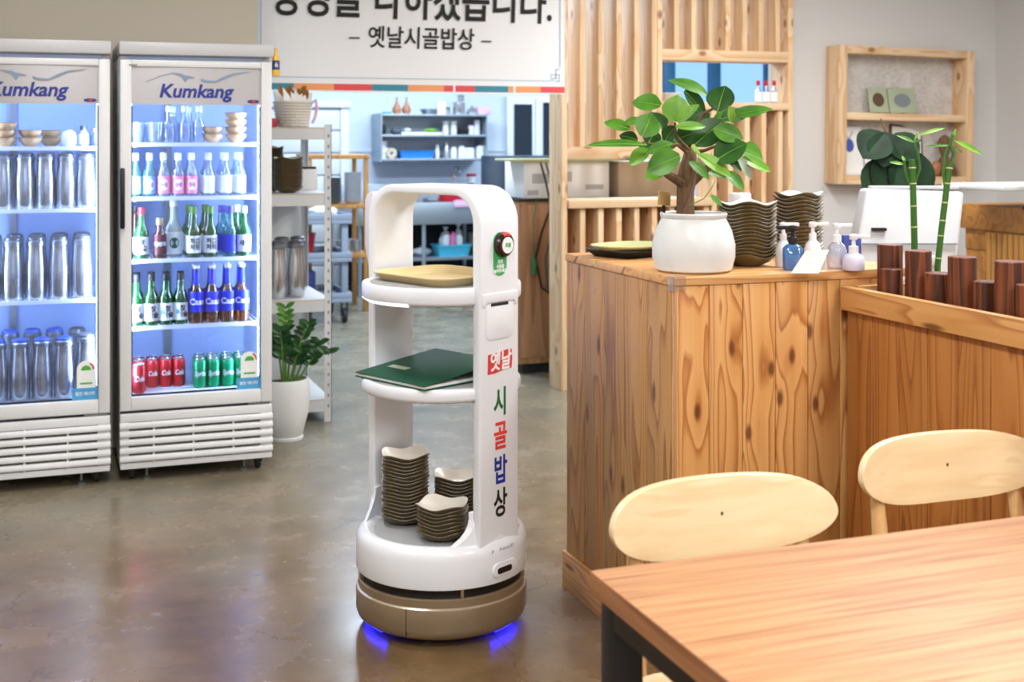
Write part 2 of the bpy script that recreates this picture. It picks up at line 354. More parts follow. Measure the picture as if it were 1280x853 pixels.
wb = MB().box(-.2, WX0, 12.0, 12.2, 0, 2.75).box(WX1, 8.3, 12.0, 12.2, 0, 2.75).box(WX0, WX1, 12.0, 12.2, 0, WZ0).box(WX0, WX1, 12.0, 12.2, WZ1, 2.75)
struct('wall_kitchen_back', wb, 'wall_blue')
tr = struct('trim_1', MB().box(-.1, 8.2, 11.985, 12.0, 1.28, 1.30), 'wall_blue')
# the kitchen's daylight window, three lights in blue frames
wn = bpy.data.objects.new('window_1', None); C.objects.link(wn); wn['kind'] = 'structure'; wn.location = (0, 12.04, 0)
fr = MB()
for x in (WX0, 6.08, 6.62, 7.3, WX1 - .1): fr.box(x, x + .13, 0, .07, WZ0, WZ1)
fr.box(WX0, WX1, 0, .07, WZ0, WZ0 + .09).box(WX0, WX1, 0, .07, WZ1 - .09, WZ1)
fr.build('window_frame', 'win_frame', wn, bevel=.004)
for x0, x1 in ((5.88, 6.08), (6.21, 6.62), (6.75, 7.3), (7.43, 7.65)): MB().box(x0, x1, .03, .036, WZ0 + .09, WZ1 - .09).build('pane', 'window_glass', wn)
# the dark kitchen window beside the screen post
wn = bpy.data.objects.new('window_2', None); C.objects.link(wn); wn['kind'] = 'structure'; wn.location = (0, 12.0, 0)
MB().box(4.30, 5.45, -.05, 0, .86, 1.83).build('window_frame', 'win_white', wn, bevel=.006)
MB().box(4.37, 4.56, -.062, -.052, .93, 1.75).build('pane', 'dark_pane', wn); MB().box(4.68, 5.36, -.062, -.052, .93, 1.77).build('pane', 'dark_pane', wn)
MB().box(4.60, 4.64, -.07, -.051, .88, 1.81).build('mullion', 'win_white', wn)
# white panelled shutter door in the kitchen's back wall
dr = bpy.data.objects.new('door_1', None); C.objects.link(dr); dr['kind'] = 'structure'; dr.location = (0, 12.0, 0)
MB().box(1.75, 1.83, -.06, 0, 0, 1.70).box(2.62, 2.70, -.06, 0, 0, 1.70).box(1.73, 2.72, -.09, 0, 1.70, 1.76).build('door_frame', 'win_white', dr, bevel=.006)
for k in range(8): MB().box(1.83, 2.62, -.045, -.01, .005 + k * .212, .207 + k * .212).build('panel', 'win_white', dr, bevel=.012)

# ceiling lamps (out of view: they light the room)
for i, (x, y, lx, ly, wt, cl) in enumerate(LAMPS):
    t = thing('ceiling_lamp', ('warm white' if cl == WARM else 'cool white') + ' flat ceiling lamp over the ' + ('dining room' if cl == WARM else 'kitchen'), 'lamp', (x, y, 2.70), 0, 'ceiling lamps of the ' + ('dining room' if cl == WARM else 'kitchen'))
    MB().box(-lx / 2 - .02, lx / 2 + .02, -ly / 2 - .02, ly / 2 + .02, 0, .05).build('housing', 'lamp_body', t, bevel=.008)
    MB().box(-lx / 2, lx / 2, -ly / 2, ly / 2, -.008, 0).build('diffuser', 'lamp_glow' if cl == WARM else 'lamp_glow_cool', t)
    ld = bpy.data.lights.new('lamp_light', 'AREA'); ld.shape = 'RECTANGLE'; ld.size = lx; ld.size_y = ly; ld.energy = wt; ld.color = cl
    lo = bpy.data.objects.new('lamp_light', ld); C.objects.link(lo); lo.parent = t; lo.location = (0, 0, -.012)

# ------------------------------------------------------------------ drinks fridges
def make_fridge(label, x0, shelves, tile):
    t = thing('display_fridge', label, 'fridge', (x0, 5.5, 0), 0)
    W = .6225; D = .61
    b = MB()
    b.box(0, .03, .05, D, .055, 1.765).box(W - .03, W, .05, D, .055, 1.765).box(0, W, D - .03, D, .055, 1.765).box(.03, W - .03, .05, D - .03, .055, .335)
    b.build('body', 'fridge_white', t, bevel=.004)
    MB().box(.03, W - .03, .05, D - .03, 1.715, 1.765).build('ceiling_liner', 'fridge_inner', t)
    MB().box(.0301, .036, .06, D - .03, .335, 1.715).box(W - .036, W - .0301, .06, D - .03, .335, 1.715).build('side_liner', 'fridge_inner', t)
    MB().box(.036, W - .036, D - .04, D - .0301, .335, 1.715).build('back_liner', 'fridge_back', t)
    MB().box(W * .36, W * .36 + .03, D - .06, D - .041, .36, 1.7).build('shelf_rail', 'steel_dark', t)
    fl = MB().box(.036, W - .036, .06, D - .041, .336, .352).build('floor_liner', 'shelf_white', t)
    MB().box(-.004, W + .004, -.01, D, 1.768, 1.822).build('top_cap', 'fridge_grey', t, bevel=.006)
    # door
    dm = MB(); z0, z1 = .296, 1.747; fw = .045
    dm.box(0, fw, 0, .045, z0, z1).box(W - fw, W, 0, .045, z0, z1).box(fw, W - fw, 0, .045, z0, z0 + .055).box(fw, W - fw, 0, .045, z1 - .028, z1)
    d = dm.build('door', 'fridge_white', t, bevel=.004)
    MB().box(fw, W - fw, .02, .026, z0 + .055, z1 - .028).build('pane', 'door_glass', d)
    MB().box(fw - .002, W - fw + .002, .0265, .034, z0 + .053, z0 + .062).box(fw - .002, fw + .006, .0265, .034, z0 + .062, 1.56).box(W - fw - .006, W - fw + .002, .0265, .034, z0 + .062, 1.56).build('gasket', 'matte_black', d)
    hp = MB()           # header panel bowed a little so it catches light like brushed metal
    n = 14; xs = [fw + (W - 2 * fw) * i / n for i in range(n + 1)]
    vs = []; 
    for x in xs:
        y = .018 - .010 * (1 - ((x - W / 2) / (W / 2 - fw)) ** 2)
        vs += [(x, y, 1.562), (x, y, 1.719), (x, .019, 1.562), (x, .019, 1.719)]
    fs = []
    for i in range(n):
        a = i * 4; fs += [(a, a + 4, a + 5, a + 1), (a + 2, a + 3, a + 7, a + 6), (a, a + 2, a + 6, a + 4), (a + 1, a + 5, a + 7, a + 3)]
    hp.add(vs, fs).build('header_panel', 'header_silver', d, smooth=True)
    text('Kumkang', .078, 'brand_blue', d, T_(W / 2 - .008, .0065, 1.617), bold=.0022, shear=.22, sx=1.02)
    wv = MB()
    def ribbon(pts):
        n = len(pts); vs = []; 
        for x, z, h in pts: vs += [(x, .0052, z), (x, .0052, z + h), (x, .0062, z), (x, .0062, z + h)]
        fs = []
        for i in range(n - 1):
            a = i * 4; fs += [(a, a + 4, a + 5, a + 1), (a + 2, a + 3, a + 7, a + 6), (a, a + 2, a + 6, a + 4), (a + 1, a + 5, a + 7, a + 3)]
        fs += [(0, 1, 3, 2), (n * 4 - 4, n * 4 - 2, n * 4 - 1, n * 4 - 3)]
        wv.add(vs, fs)
    ribbon([(.10, 1.655, .002), (.16, 1.68, .003), (.21, 1.693, .004), (.245, 1.68, .014), (.262, 1.655, .03), (.275, 1.672, .012), (.30, 1.673, .004)])
    ribbon([(.325, 1.662, .012), (.345, 1.655, .012), (.385, 1.655, .008), (.42, 1.67, .013), (.46, 1.69, .008), (.53, 1.704, .002)])
    wv.build('wave_print', 'wave_blue', d)
    ov = [(.545 + .026 * math.cos(R(k * 24)), 1.578 + .008 * math.sin(R(k * 24))) for k in range(15)]
    MB().prism(ov, .0125, .0135).build('maker_oval', 'brand_blue', d)
    MB().box(.54, .553, .0115, .0124, 1.571, 1.585).build('maker_mark', 'logo_red', d)
    MB().box(.035, .068, -.001, -.0001, 1.722, 1.728).build('model_print', 'plate_grey', d)
    # energy sticker on the pane
    arch = [(-.036, 0), (.036, 0), (.036, .075)] + [(.036 * math.cos(R(a)), .075 + .036 * math.sin(R(a))) for a in range(15, 180, 15)] + [(-.036, .075)]
    st = MB().prism(arch, 0, .001, T_(W - .093, .0185, .40)); st.build('energy_sticker', 'label_white', d)
    g = [(.02 * math.cos(R(a)), .072 + .02 * math.sin(R(a))) for a in range(0, 181, 20)]
    MB().prism(g, -.001, 0, T_(W - .093, .0184, .40)).build('energy_dial', 'sticker_green', d)
    MB().box(W - .117, W - .069, .0174, .0184, .415, .422).build('energy_bar', 'sticker_green', d)
    ar = [(.033 * math.cos(R(a)), .075 + .033 * math.sin(R(a))) for a in range(0, 61, 12)] + [(.026 * math.cos(R(a)), .075 + .026 * math.sin(R(a))) for a in range(60, -1, -12)]
    MB().prism(ar, -.001, 0, T_(W - .093, .0184, .40)).build('energy_scale', 'sticker_red', d)
    MB().box(W - .147, W - .047, .0175, .0185, .352, .4).build('notice_sticker', 'sticker_blue', d)
    text('절전 에너지', .016, 'label_white', d, T_(W - .097, .0172, .376), bold=.0003)
    MB().box(-.001, .018, -.028, -.001, 1.05, 1.30).build('handle', 'black', d, bevel=.006)
    MB().box(W - .10, W - .01, .004, .03, .286, .296).build('hinge', 'steel_dark', d)
    # grille with louvres
    gm = MB().box(.003, W - .003, .02, .05, .058, .284); g = gm.build('grille', 'slot_dark', t)
    MB().box(0, W, -.004, .02, .25, .284).box(0, W, -.004, .02, .056, .082).box(0, .036, -.004, .0195, .082, .25).box(W - .05, W, -.004, .0195, .082, .25).build('grille_frame', 'fridge_white', g, bevel=.004)
    for k in range(5):
        z = .0835 + k * .034
        MB().prism([(0, z), (0, z + .022)], 0, 0) if 0 else None
        lv = MB(); prof = [(-.014, z + .004), (-.016, z + .014), (-.011, z + .0275), (.019, z + .0285), (.019, z)]
        lv.add([(x, y, zz) for x in (-.002, W + .002) for y, zz in prof], [(0, 1, 2, 3, 4), (9, 8, 7, 6, 5)] + [(i, i + 5, (i + 1) % 5 + 5, (i + 1) % 5) for i in range(5)])
        lv.build('louver', 'fridge_white', g, bevel=.003)
    for x in (.11 + .02, .27 + .02, .435 + .02): MB().box(x, x + .008, -.009, .0198, .082, .25).build('mullion', 'fridge_white', g)
    for x in (.05, W - .05):
        for y in (.07, D - .06):
            c = MB(); c.lathe([(.001, -.011), (.027, -.011), (.029, -.007), (.029, .007), (.027, .011), (.001, .011)], 16, T_(x, y, .0292) @ RY(90)); c.box(x - .018, x - .013, y - .012, y + .012, .029, .058); c.box(x + .013, x + .018, y - .012, y + .012, .029, .058)
            c.build('caster', 'rubber', t)
        MB().lathe([(.018, 0), (.018, .008), (.006, .012), (.006, .0565)], 12, T_(x + (.06 if x < .3 else -.06), .06, 0)).build('foot', 'steel_dark', t)
    for z in shelves:
        s = MB(); s.box(.04, W - .04, .075, .085, z - .016, z); s.box(.04, W - .04, D - .07, D - .064, z - .008, z)
        for k in range(27): x = .045 + k * (W - .09) / 26; s.box(x - .003, x + .003, .085, D - .07, z - .006, z)
        s.build('shelf', 'shelf_white', t)
    for x in (.0365, W - .0505):
        MB().box(x, x + .014, .052, .064, .40, 1.70).build('light_strip', 'led_white', t)
        ld = bpy.data.lights.new('strip_light', 'AREA'); ld.shape = 'RECTANGLE'; ld.size = .02; ld.size_y = 1.25; ld.energy = 5.5; ld.color = (.72, .84, 1)
        lo = bpy.data.objects.new('strip_light', ld); C.objects.link(lo); lo.parent = t; lo.location = (x + (.018 if x < .3 else -.004), .066, 1.05)
        lo.rotation_euler = (R(90), 0, R(-50 if x < .3 else 50))
    return t
FZ = .001
SH2 = (1.403, 1.175, .913, .631); SH1 = (1.388, 1.133, .759)
make_fridge('white glass-door drinks fridge full of bottles and soda cans', .286, SH2, 0)
make_fridge('white glass-door drinks fridge holding rows of steel water pitchers', -.376, SH1, 0)

# yellow bottle-shaped opener stuck to the side of the bottle fridge
t = thing('bottle_opener', 'yellow bottle-shaped opener with navy label on the fridge side', 'opener', (.9285, 5.52, 1.69))
MB().lathe([(.001, 0), (.015, 0), (.016, .004), (.016, .075), (.006, .095), (.006, .118), (.001, .118)], 16).build('body', 'yellow', t, smooth=True)
MB().lathe([(.0165, .026), (.0165, .066)], 16, cap=False).build('label', 'navy', t)
text('6', .03, 'label_white', t, T_(0, 0, .046), bend=.0168)

# ------------------------------------------------------------------ fridge contents
def bottle(name, h, r, glass, cap, lab=None, txt=None, neck=.35, nr=.0115, capl=.03, lz=(.12, .42), drop=False, txtm='ink', ts=.03, disc=None, disc2=None):
    t = thing(name, 'x x x x', 'bottle')
    s = h * (1 - neck)
    MB().lathe([(.001, 0), (r * .9, 0), (r, .006), (r, s * .78), (r * .93, s * .88), (r * .55, s * 1.06), (nr * 1.15, s * 1.25), (nr, h - capl), (nr, h - .002), (.001, h - .002)], 16).build('glass', glass, t, smooth=True)
    MB().lathe([(nr * 1.12, h - capl), (nr * 1.18, h - capl + .002), (nr * 1.14, h), (.001, h)], 12).build('cap', cap, t, smooth=True)
    if lab:
        z0, z1 = h * lz[0], h * lz[1]
        MB().lathe([(r * 1.015, z0), (r * 1.015, z1)], 20, cap=False).build('label', lab, t, smooth=True)
        if disc:
            a = [(.021 * math.cos(R(k * 30)), .024 * math.sin(R(k * 30))) for k in range(12)]
            mb = MB(); rr = r * 1.03; vs = [(rr * math.sin(x / rr), -rr * math.cos(x / rr), z + (z0 + z1) / 2) for x, z in a] + [(0, -rr, (z0 + z1) / 2)]
            mb.add(vs, [(i, (i + 1) % 12, 12) for i in range(12)]).build('emblem', disc, t)
            text('매실', .013, disc2 or 'plate_grey', t, T_(0, 0, (z0 + z1) / 2), bend=r * 1.05)
        if drop:
            dd = [(-.015 + .009 * math.sin(R(k * 30)) * (1 if k % 12 else 0), .009 * -math.cos(R(k * 30)) + (.006 if k == 6 else 0)) for k in range(12)]
            rr = r * 1.03; vs = [(rr * math.sin(x / rr), -rr * math.cos(x / rr), z + (z0 + z1) / 2 - .002) for x, z in dd]
            MB().add(vs, [tuple(range(12))]).build('drop_print', 'drop_blue', t)
        if txt:
            text(txt, ts, txtm, t, T_(.006 if drop else 0, 0, (z0 + z1) / 2), bend=r * 1.04, bold=.0008)
    return Repeat(t)
def U2(px): return .286 + (px - 150) / 305.0          # along the front of the bottle fridge
def F(y): return 5.5 + y
B_ = 'bottles in the drinks fridge'
# top shelf: tumblers, clear bottles, brown bowls
tum = thing('glass_tumbler', 'x', 'glass'); MB().lathe([(.001, .004), (.026, .004), (.029, 0), (.036, .085), (.0345, .085), (.028, .008), (.001, .008)], 16).build('glass', 'clear_glass', tum, smooth=True)
tum = Repeat(tum)
for px, y in ((173, .14), (196, .13), (184.5, .22), (174, .30), (196, .31), (207, .22)):
    tum.at((U2(px), F(y), SH2[0] + FZ), 0, 'clear glass tumbler on the top shelf of the bottle fridge', 'tumblers in the bottle fridge')
cb = bottle('clear_bottle', .155, .026, 'clear_glass', 'cap_white', neck=.4, capl=.025)
for px, y in ((213, .13), (233, .13), (251, .13), (223, .3), (243, .3)):
    cb.at((U2(px), F(y), SH2[0] + FZ), 0, 'clear white-capped glass bottle beside the tumblers, top fridge shelf', 'clear bottles on the top fridge shelf')
sb = thing('brown_bowl', 'x', 'bowl')
MB().lathe([(.001, .003), (.022, 0), (.026, .004), (.043, .022), (.046, .036), (.044, .036), (.04, .023), (.022, .008), (.001, .008)], 20).build('body', 'bowl_tan', sb, smooth=True)
MB().lathe([(.0455, .0335), (.047, .0365), (.0445, .0375), (.0435, .035)], 20, cap=False).build('rim', 'bowl_brown', sb, smooth=True)
sb = Repeat(sb)
for k in range(2): sb.at((U2(269), F(.14), SH2[0] + FZ + k * .0305), k, 'brown pottery bowl in the low stack in the bottle fridge', 'low bowl stack in the bottle fridge')
for k in range(4): sb.at((U2(299), F(.14), SH2[0] + FZ + k * .0305), k, 'brown pottery bowl in the tall stack in the bottle fridge', 'tall bowl stack in the bottle fridge')
# second shelf
for nm, xs, gl, lab, lb in (('blue', (171, 188.5), 'bottle_aqua', 'label_blue', 'clear bottle with blue label and white emblem'), ('pink', (206, 224.5, 241.5), 'clear_glass', 'label_pink', 'clear bottle with pink label and white emblem'), ('white', (263, 284.5, 303), 'clear_glass', 'label_white', 'clear bottle with plain white label beside pink-labelled bottles')):
    p = bottle('spirit_bottle', .182, .0275, gl, 'cap_white', lab, neck=.36, lz=(.06, .47), disc='label_white' if nm != 'white' else None)
    for px in xs:
        p.at((U2(px), F(.125), SH2[1] + FZ), 0, lb, nm + '-labelled bottles')
        p.at((U2(px) + .012, F(.30), SH2[1] + FZ), 0, lb, nm + '-labelled bottles')
# third shelf
Z = SH2[2] + FZ
soju = lambda cap, txt, drop: bottle('soju_bottle', .215, .0305, 'bottle_green', cap, 'label_white', txt, neck=.38, nr=.013, lz=(.09, .43), drop=drop, ts=.026)
g1 = soju('cap_red', '참\n이슬', False); g1.at((U2(178), F(.11), Z), 0, 'green bottle with red cap and white label, third fridge shelf', None)
p = bottle('soju_bottle', .215, .0305, 'bottle_dark', 'rubber', 'label_white', None, neck=.38, lz=(.1, .4)); p.at((U2(171.5), F(.2), Z), 0, 'dark brown bottle behind the red-capped green bottle', None)
p = bottle('fruit_wine_bottle', .17, .028, 'bottle_dark', 'cap_gold', 'maroon', '복분자', neck=.36, nr=.014, lz=(.1, .6), txtm='label_white', ts=.02); p.at((U2(201), F(.11), Z), 0, 'short dark red bottle with gold cap, third fridge shelf', None)
p = bottle('rice_wine_bottle', .245, .036, 'bottle_milk', 'cap_white', 'label_white', None, neck=.42, nr=.014, lz=(.05, .44), disc='txt_green'); p.at((U2(220), F(.17), Z), 0, 'tall milky white bottle with round green emblem', None)
g2 = soju('stem_green', '처음\n처럼', False)
for px, y in ((243.5, .105), (264.5, .105), (243, .192), (263, .192), (243, .28), (264, .28)): g2.at((U2(px), F(y), Z), .1, 'green bottle with green cap and white label, third fridge shelf', 'green-capped bottles')
p = bottle('fruit_soju_bottle', .215, .0305, 'bottle_aqua', 'cap_purple', 'label_beer', None, neck=.38, nr=.014, lz=(.09, .43))
for px, y in ((283, .192), (290, .105)): p.at((U2(px), F(y), Z), 0, 'pale bottle with purple cap and violet-blue label', 'purple-capped bottles')
g3 = soju('cap_white', '새로', False)
for px, y in ((308, .105), (303, .2)): g3.at((U2(px), F(y), Z), 0, 'green bottle with white cap and white label at fridge side', 'white-capped green bottles')
# fourth shelf
Z = SH2[3] + FZ
g4 = soju('rubber', '참\n이슬', True)
for px in (171.5, 190, 208.5, 227):
    g4.at((U2(px), F(.11), Z), 0, 'dark-capped green bottle with blue water drop on white label', 'green bottles with a water drop')
    g4.at((U2(px) + .008, F(.2), Z), 0, 'dark-capped green bottle with blue water drop on white label', 'green bottles with a water drop')
p = bottle('beer_bottle', .245, .0325, 'bottle_brown', 'cap_white', 'label_beer', 'Cass', neck=.42, nr=.013, lz=(.2, .55), txtm='label_white', ts=.036, capl=.012)
MB().lathe([(.0165, .165), (.0145, .2), (.0138, .228)], 16, cap=False).build('neck_label', 'label_beer', p.root)
for px in (247, 267, 287, 305.5):
    p.at((U2(px), F(.11), Z), 0, 'brown beer bottle with blue front and neck labels', 'beer bottles')
    p.at((U2(px) + .006, F(.2), Z), 0, 'brown beer bottle with blue front and neck labels', 'beer bottles')
# cans
def can(name, body, word, wm, sh):
    t = thing(name, 'x', 'can')
    MB().lathe([(.001, .003), (.023, .003), (.026, 0), (.0325, .008), (.0325, .105), (.0275, .116)], 18, cap=False).build('body', body, t, smooth=True)
    MB().lathe([(.0275, .116), (.0285, .119), (.027, .1195), (.0255, .1165), (.001, .1165)], 18).build('lid', 'can_silver', t, smooth=True)
    text(word, .030, wm, t, T_(0, 0, .06), bend=.0332, shear=sh, bold=.0008, sx=.85)
    return Repeat(t)
Z = .352 + FZ
cc = can('cola_can', 'can_red', 'Cola', 'label_white', .3); sp = can('lemon_soda_can', 'can_green', 'Sprite', 'label_white', .2)
cc.at((U2(174.5), F(.09), Z), 0, 'red soda can standing in front of the other red cans', None, (.86, .86, 1))
for px in (173.5, 190.5, 207.5, 224.5):
    for y in (.20, .275): cc.at((U2(px) + y * .05, F(y), Z), 0, 'red soda can in the rows on the bottle fridge floor', 'red cans in rows', (.84, .84, 1))
for px in (252, 269.5, 288, 305):
    for y in (.125, .195, .265): sp.at((U2(px) + (y - .125) * .08, F(y), Z), 0, 'green soda can on the bottle fridge floor', 'green cans', (.86, .86, 1))

# pitchers
pt = thing('steel_pitcher', 'x', 'pitcher')
MB().lathe([(.001, 0), (.040, 0), (.042, .004), (.0425, .10), (.0412, .13), (.0365, .175), (.035, .205), (.0365, .215), (.0365, .222), (.001, .222)], 20).build('body', 'steel', pt, smooth=True)
MB().lathe([(.0365, .216), (.0375, .219), (.0375, .232), (.034, .236)], 20, cap=False).build('collar', 'steel_dark', pt, smooth=True)
MB().lathe([(.034, .236), (.0335, .246), (.022, .252), (.001, .252)], 18).build('lid', 'lid_grey', pt, smooth=True)
MB().tube([(0, .036, .215), (0, .065, .21), (0, .074, .18), (0, .072, .11), (0, .062, .075), (0, .041, .07)], .006, 8).build('handle', 'steel_dark', pt, smooth=True)
pt = Repeat(pt)
def UL(px): return .247 + (px - 138) / 305.0
for px in (-14, 11, 36, 60.5, 85, 109.5): 
    for y in (.13, .30): pt.at((UL(px) + y * .03, F(y), SH1[1] + FZ), 0, 'brushed steel pitcher on the second shelf of the pitcher fridge', 'pitchers on the second shelf', (.93, .93, .9))
for px in (-4, 22, 49, 76.5, 104):
    for y in (.13, .30): pt.at((UL(px) + y * .03, F(y), SH1[2] + FZ), 0, 'brushed steel pitcher on the third shelf of the pitcher fridge', 'pitchers on the third shelf', (1.0, 1.0, 1.03))
pb = thing('lidded_pitcher', 'x', 'pitcher')
for ch in pt.root.children:
    c = ch.copy(); C.objects.link(c); c.parent = pb
    if ch.name.startswith('lid'): c.data = ch.data.copy(); c.data.materials[0] = M['lid_blue']
pb = Repeat(pb)
for px in (-20, 6, 32, 58, 84): pb.at((UL(px), F(.10), .353), 0, 'steel pitcher with blue lid on the pitcher fridge floor', 'blue-lidded pitchers', (.96, .96, 1.0))
for px in (-8, 19, 46, 73): pb.at((UL(px), F(.30), .353), 0, 'steel pitcher with blue lid on the pitcher fridge floor', 'blue-lidded pitchers', (.98, .98, 1.04))
for px, y in ((110.5, .11), (101, .30)): pt.at((UL(px), F(y), .353), 0, 'grey-lidded steel pitcher on the pitcher fridge floor', 'grey-lidded pitchers', (.98, .98, 1.03))
# top shelf of the pitcher fridge
for px, n, y in ((-16, 3, .13), (14, 3, .13), (43.5, 2, .14), (68, 2, .26)):
    for k in range(n): sb.at((UL(px), F(y), SH1[0] + FZ + k * .0305), k, 'brown pottery bowl stacked on the top shelf of the pitcher fridge', 'bowls in the pitcher fridge')
t = thing('white_jar', 'round white jar on the top shelf of the pitcher fridge', 'jar', (UL(90), F(.13), SH1[0] + FZ)); MB().lathe([(.001, 0), (.024, 0), (.031, .015), (.032, .04), (.024, .058), (.014, .062)], 18).build('body', 'pot_white', t, smooth=True); MB().lathe([(.014, .062), (.014, .066), (.001, .067)], 14).build('lid', 'pot_white', t, smooth=True)
p = bottle('medicine_bottle', .085, .02, 'bottle_milk', 'rubber', 'label_white', None, neck=.3, nr=.011, lz=(.1, .6), capl=.018); p.at((UL(107), F(.12), SH1[0] + FZ), 0, 'small white bottle with black cap beside the white jar')
p = bottle('medicine_bottle', .075, .018, 'bottle_aqua', 'cap_purple', 'label_beer', None, neck=.3, nr=.011, lz=(.1, .6), capl=.015); p.at((UL(121), F(.13), SH1[0] + FZ), 0, 'small violet bottle at the fridge side on top shelf')

# ------------------------------------------------------------------ wavy square bowls (shared by robot, counter and rack)
def bowl_mesh():
    mb = MB(); n = 32
    def ring(r, z, wav):
        vs = []
        for i in range(n):
            a = 2 * math.pi * i / n
            k = (abs(math.cos(a)) ** 3.4 + abs(math.sin(a)) ** 3.4) ** (-1 / 3.4)
            vs.append((r * k * math.cos(a), r * k * math.sin(a), z + wav * math.cos(4 * a + math.pi)))
        return vs
    prof = [(.030, 0, 0, 0), (.033, .0015, 0, 0), (.050, .010, .001, 0), (.0655, .024, .0045, 0), (.0685, .0275, .0055, 0), (.0675, .0295, .0055, 0), (.064, .0275, .005, 1), (.048, .014, .001, 1), (.03, .008, 0, 1)]
    vs = []; fs = []; mi = []
    for r, z, wv, m in prof: vs += ring(r, z, wv)
    for j in range(len(prof) - 1):
        for i in range(n): fs.append((j * n + i, j * n + (i + 1) % n, (j + 1) * n + (i + 1) % n, (j + 1) * n + i)); mi.append(prof[j + 1][3])
    fs.append(tuple(range(n - 1, -1, -1))); mi.append(0); fs.append(tuple(len(prof) * n - n + i for i in range(n))); mi.append(1)
    mb.add(vs, fs); mb.mi = mi
    return mb.mesh('wavy_bowl', ['bowl_olive', 'bowl_cream'], smooth=True)
BOWL = bowl_mesh()
def bowl_stack(x, y, z, n, rz, where, group, sc_=1, pitch=.0105, rnd=random.Random(3)):
    for k in range(n):
        o = put('wavy_bowl', BOWL, None, (x + rnd.uniform(-.0015, .0015), y + rnd.uniform(-.0015, .0015), z + k * pitch), rz + rnd.uniform(-.13, .13))
        o.scale = (sc_,) * 3
        if k == n - 1: tag(o, 'topmost olive wavy bowl, cream inside, ' + where, 'bowl', group)
        else: tag(o, 'dark olive wavy-rimmed square bowl ' + where, 'bowl', group)

# ------------------------------------------------------------------ serving robot
RC = (1.103, 3.642); RR = R(-61)
rb = thing('serving_robot', 'white delivery robot with three open shelves and bronze wheel base', 'robot', (*RC, 0), RR)
def rloc(x, y): return (RC[0] + x * math.cos(RR) - y * math.sin(RR), RC[1] + x * math.sin(RR) + y * math.cos(RR))
# wheel base
MB().lathe([(.001, .022), (.19, .022), (.232, .024), (.246, .034), (.252, .052), (.252, .108), (.2505, .1125)], 72, cap=False).build('wheel_base', 'champagne', rb, smooth=True)
MB().lathe([(.2505, .1125), (.246, .116), (.2455, .1165)], 72, cap=False).build('base_step', 'champagne_highlight', rb, smooth=True)  # real step; its highlight line is put into the paler colour
MB().lathe([(.2455, .1165), (.246, .138), (.243, .1405), (.236, .1405)], 72, cap=False).build('upper_band', 'champagne', rb, smooth=True)
MB().lathe([(.236, .135), (.232, .15), (.236, .166)], 72, cap=False).build('sensor_slot', 'black', rb, smooth=True)
for a in (-32, 58, 148, 238): MB().box(.228, .2445, -.0045, .0045, .139, .168, RZ(a)).build('slot_divider', 'champagne', rb, bevel=.0015)
for a in (-32 - 37, -32 + 90, -32 + 180): MB().box(.2495, .2525, -.0009, .0009, .034, .113, RZ(a)).build('panel_seam', 'matte_black', rb)
for x, y in ((.12, 0), (-.12, 0), (0, .13), (0, -.13)): MB().lathe([(.001, -.015), (.028, -.015), (.03, -.011), (.03, .011), (.028, .015), (.001, .015)], 16, T_(x, y, .0302) @ RY(90)).build('wheel', 'rubber', rb)
for a0, a1 in ((-150, -95), (-3, 32)): MB().lathe([(.205, .0175), (.226, .0175), (.226, .0215), (.205, .0215), (.205, .0175)], 20, a0=R(a0), a1=R(a1), cap=False).build('floor_light', 'led_blue', rb)
# white body, deck, fairings
body = MB().lathe([(.236, .166), (.25, .168), (.252, .174), (.252, .246), (.2495, .262), (.243, .274), (.234, .281), (.222, .283), (.207, .277), (.203, .271), (.001, .271)], 72, cap=False)
body = body.build('body', 'robot_white', rb, smooth=True)
MB().lathe([(.201, .2705), (.201, .2735), (.001, .2735)], 48, cap=False).build('deck_mat', 'robot_grey', rb)
def fairing(sgn):
    mb = MB(); nz, na = 9, 10; vs = []; fs = []
    for j in range(nz):
        q = j / (nz - 1); z = .235 + .135 * q
        ph = R(20.6 + 46 * (1 - q) ** 2.6)
        for rr in (.251 - .0265 * q ** .35, .217 - .014 * q):
            for i in range(na + 1):
                a = -ph + 2 * ph * i / na; fx = rr * math.cos(a) if q < .999 else rr * math.cos(a); vs.append((sgn * fx, rr * math.sin(a) * (1 if rr > .22 else .251 / rr * .98), z))
    k = 2 * (na + 1)
    for j in range(nz - 1):
        for i in range(na):
            o = j * k + i; fs += [(o, o + 1, o + 1 + k, o + k), (o + na + 1, o + k + na + 1, o + k + na + 2, o + na + 2)]
        o = j * k; fs += [(o, o + k, o + k + na + 1, o + na + 1), (o + na, o + 2 * na + 1, o + k + 2 * na + 1, o + k + na)]
    t_ = (nz - 1) * k
    for i in range(na): fs.append((t_ + i, t_ + i + 1, t_ + na + 2 + i, t_ + na + 1 + i)); fs.append((i, na + 1 + i, na + 2 + i, i + 1))
    return mb.add(vs, fs)
for s in (1, -1): fairing(s).build('post_foot', 'robot_white', rb, smooth=True)
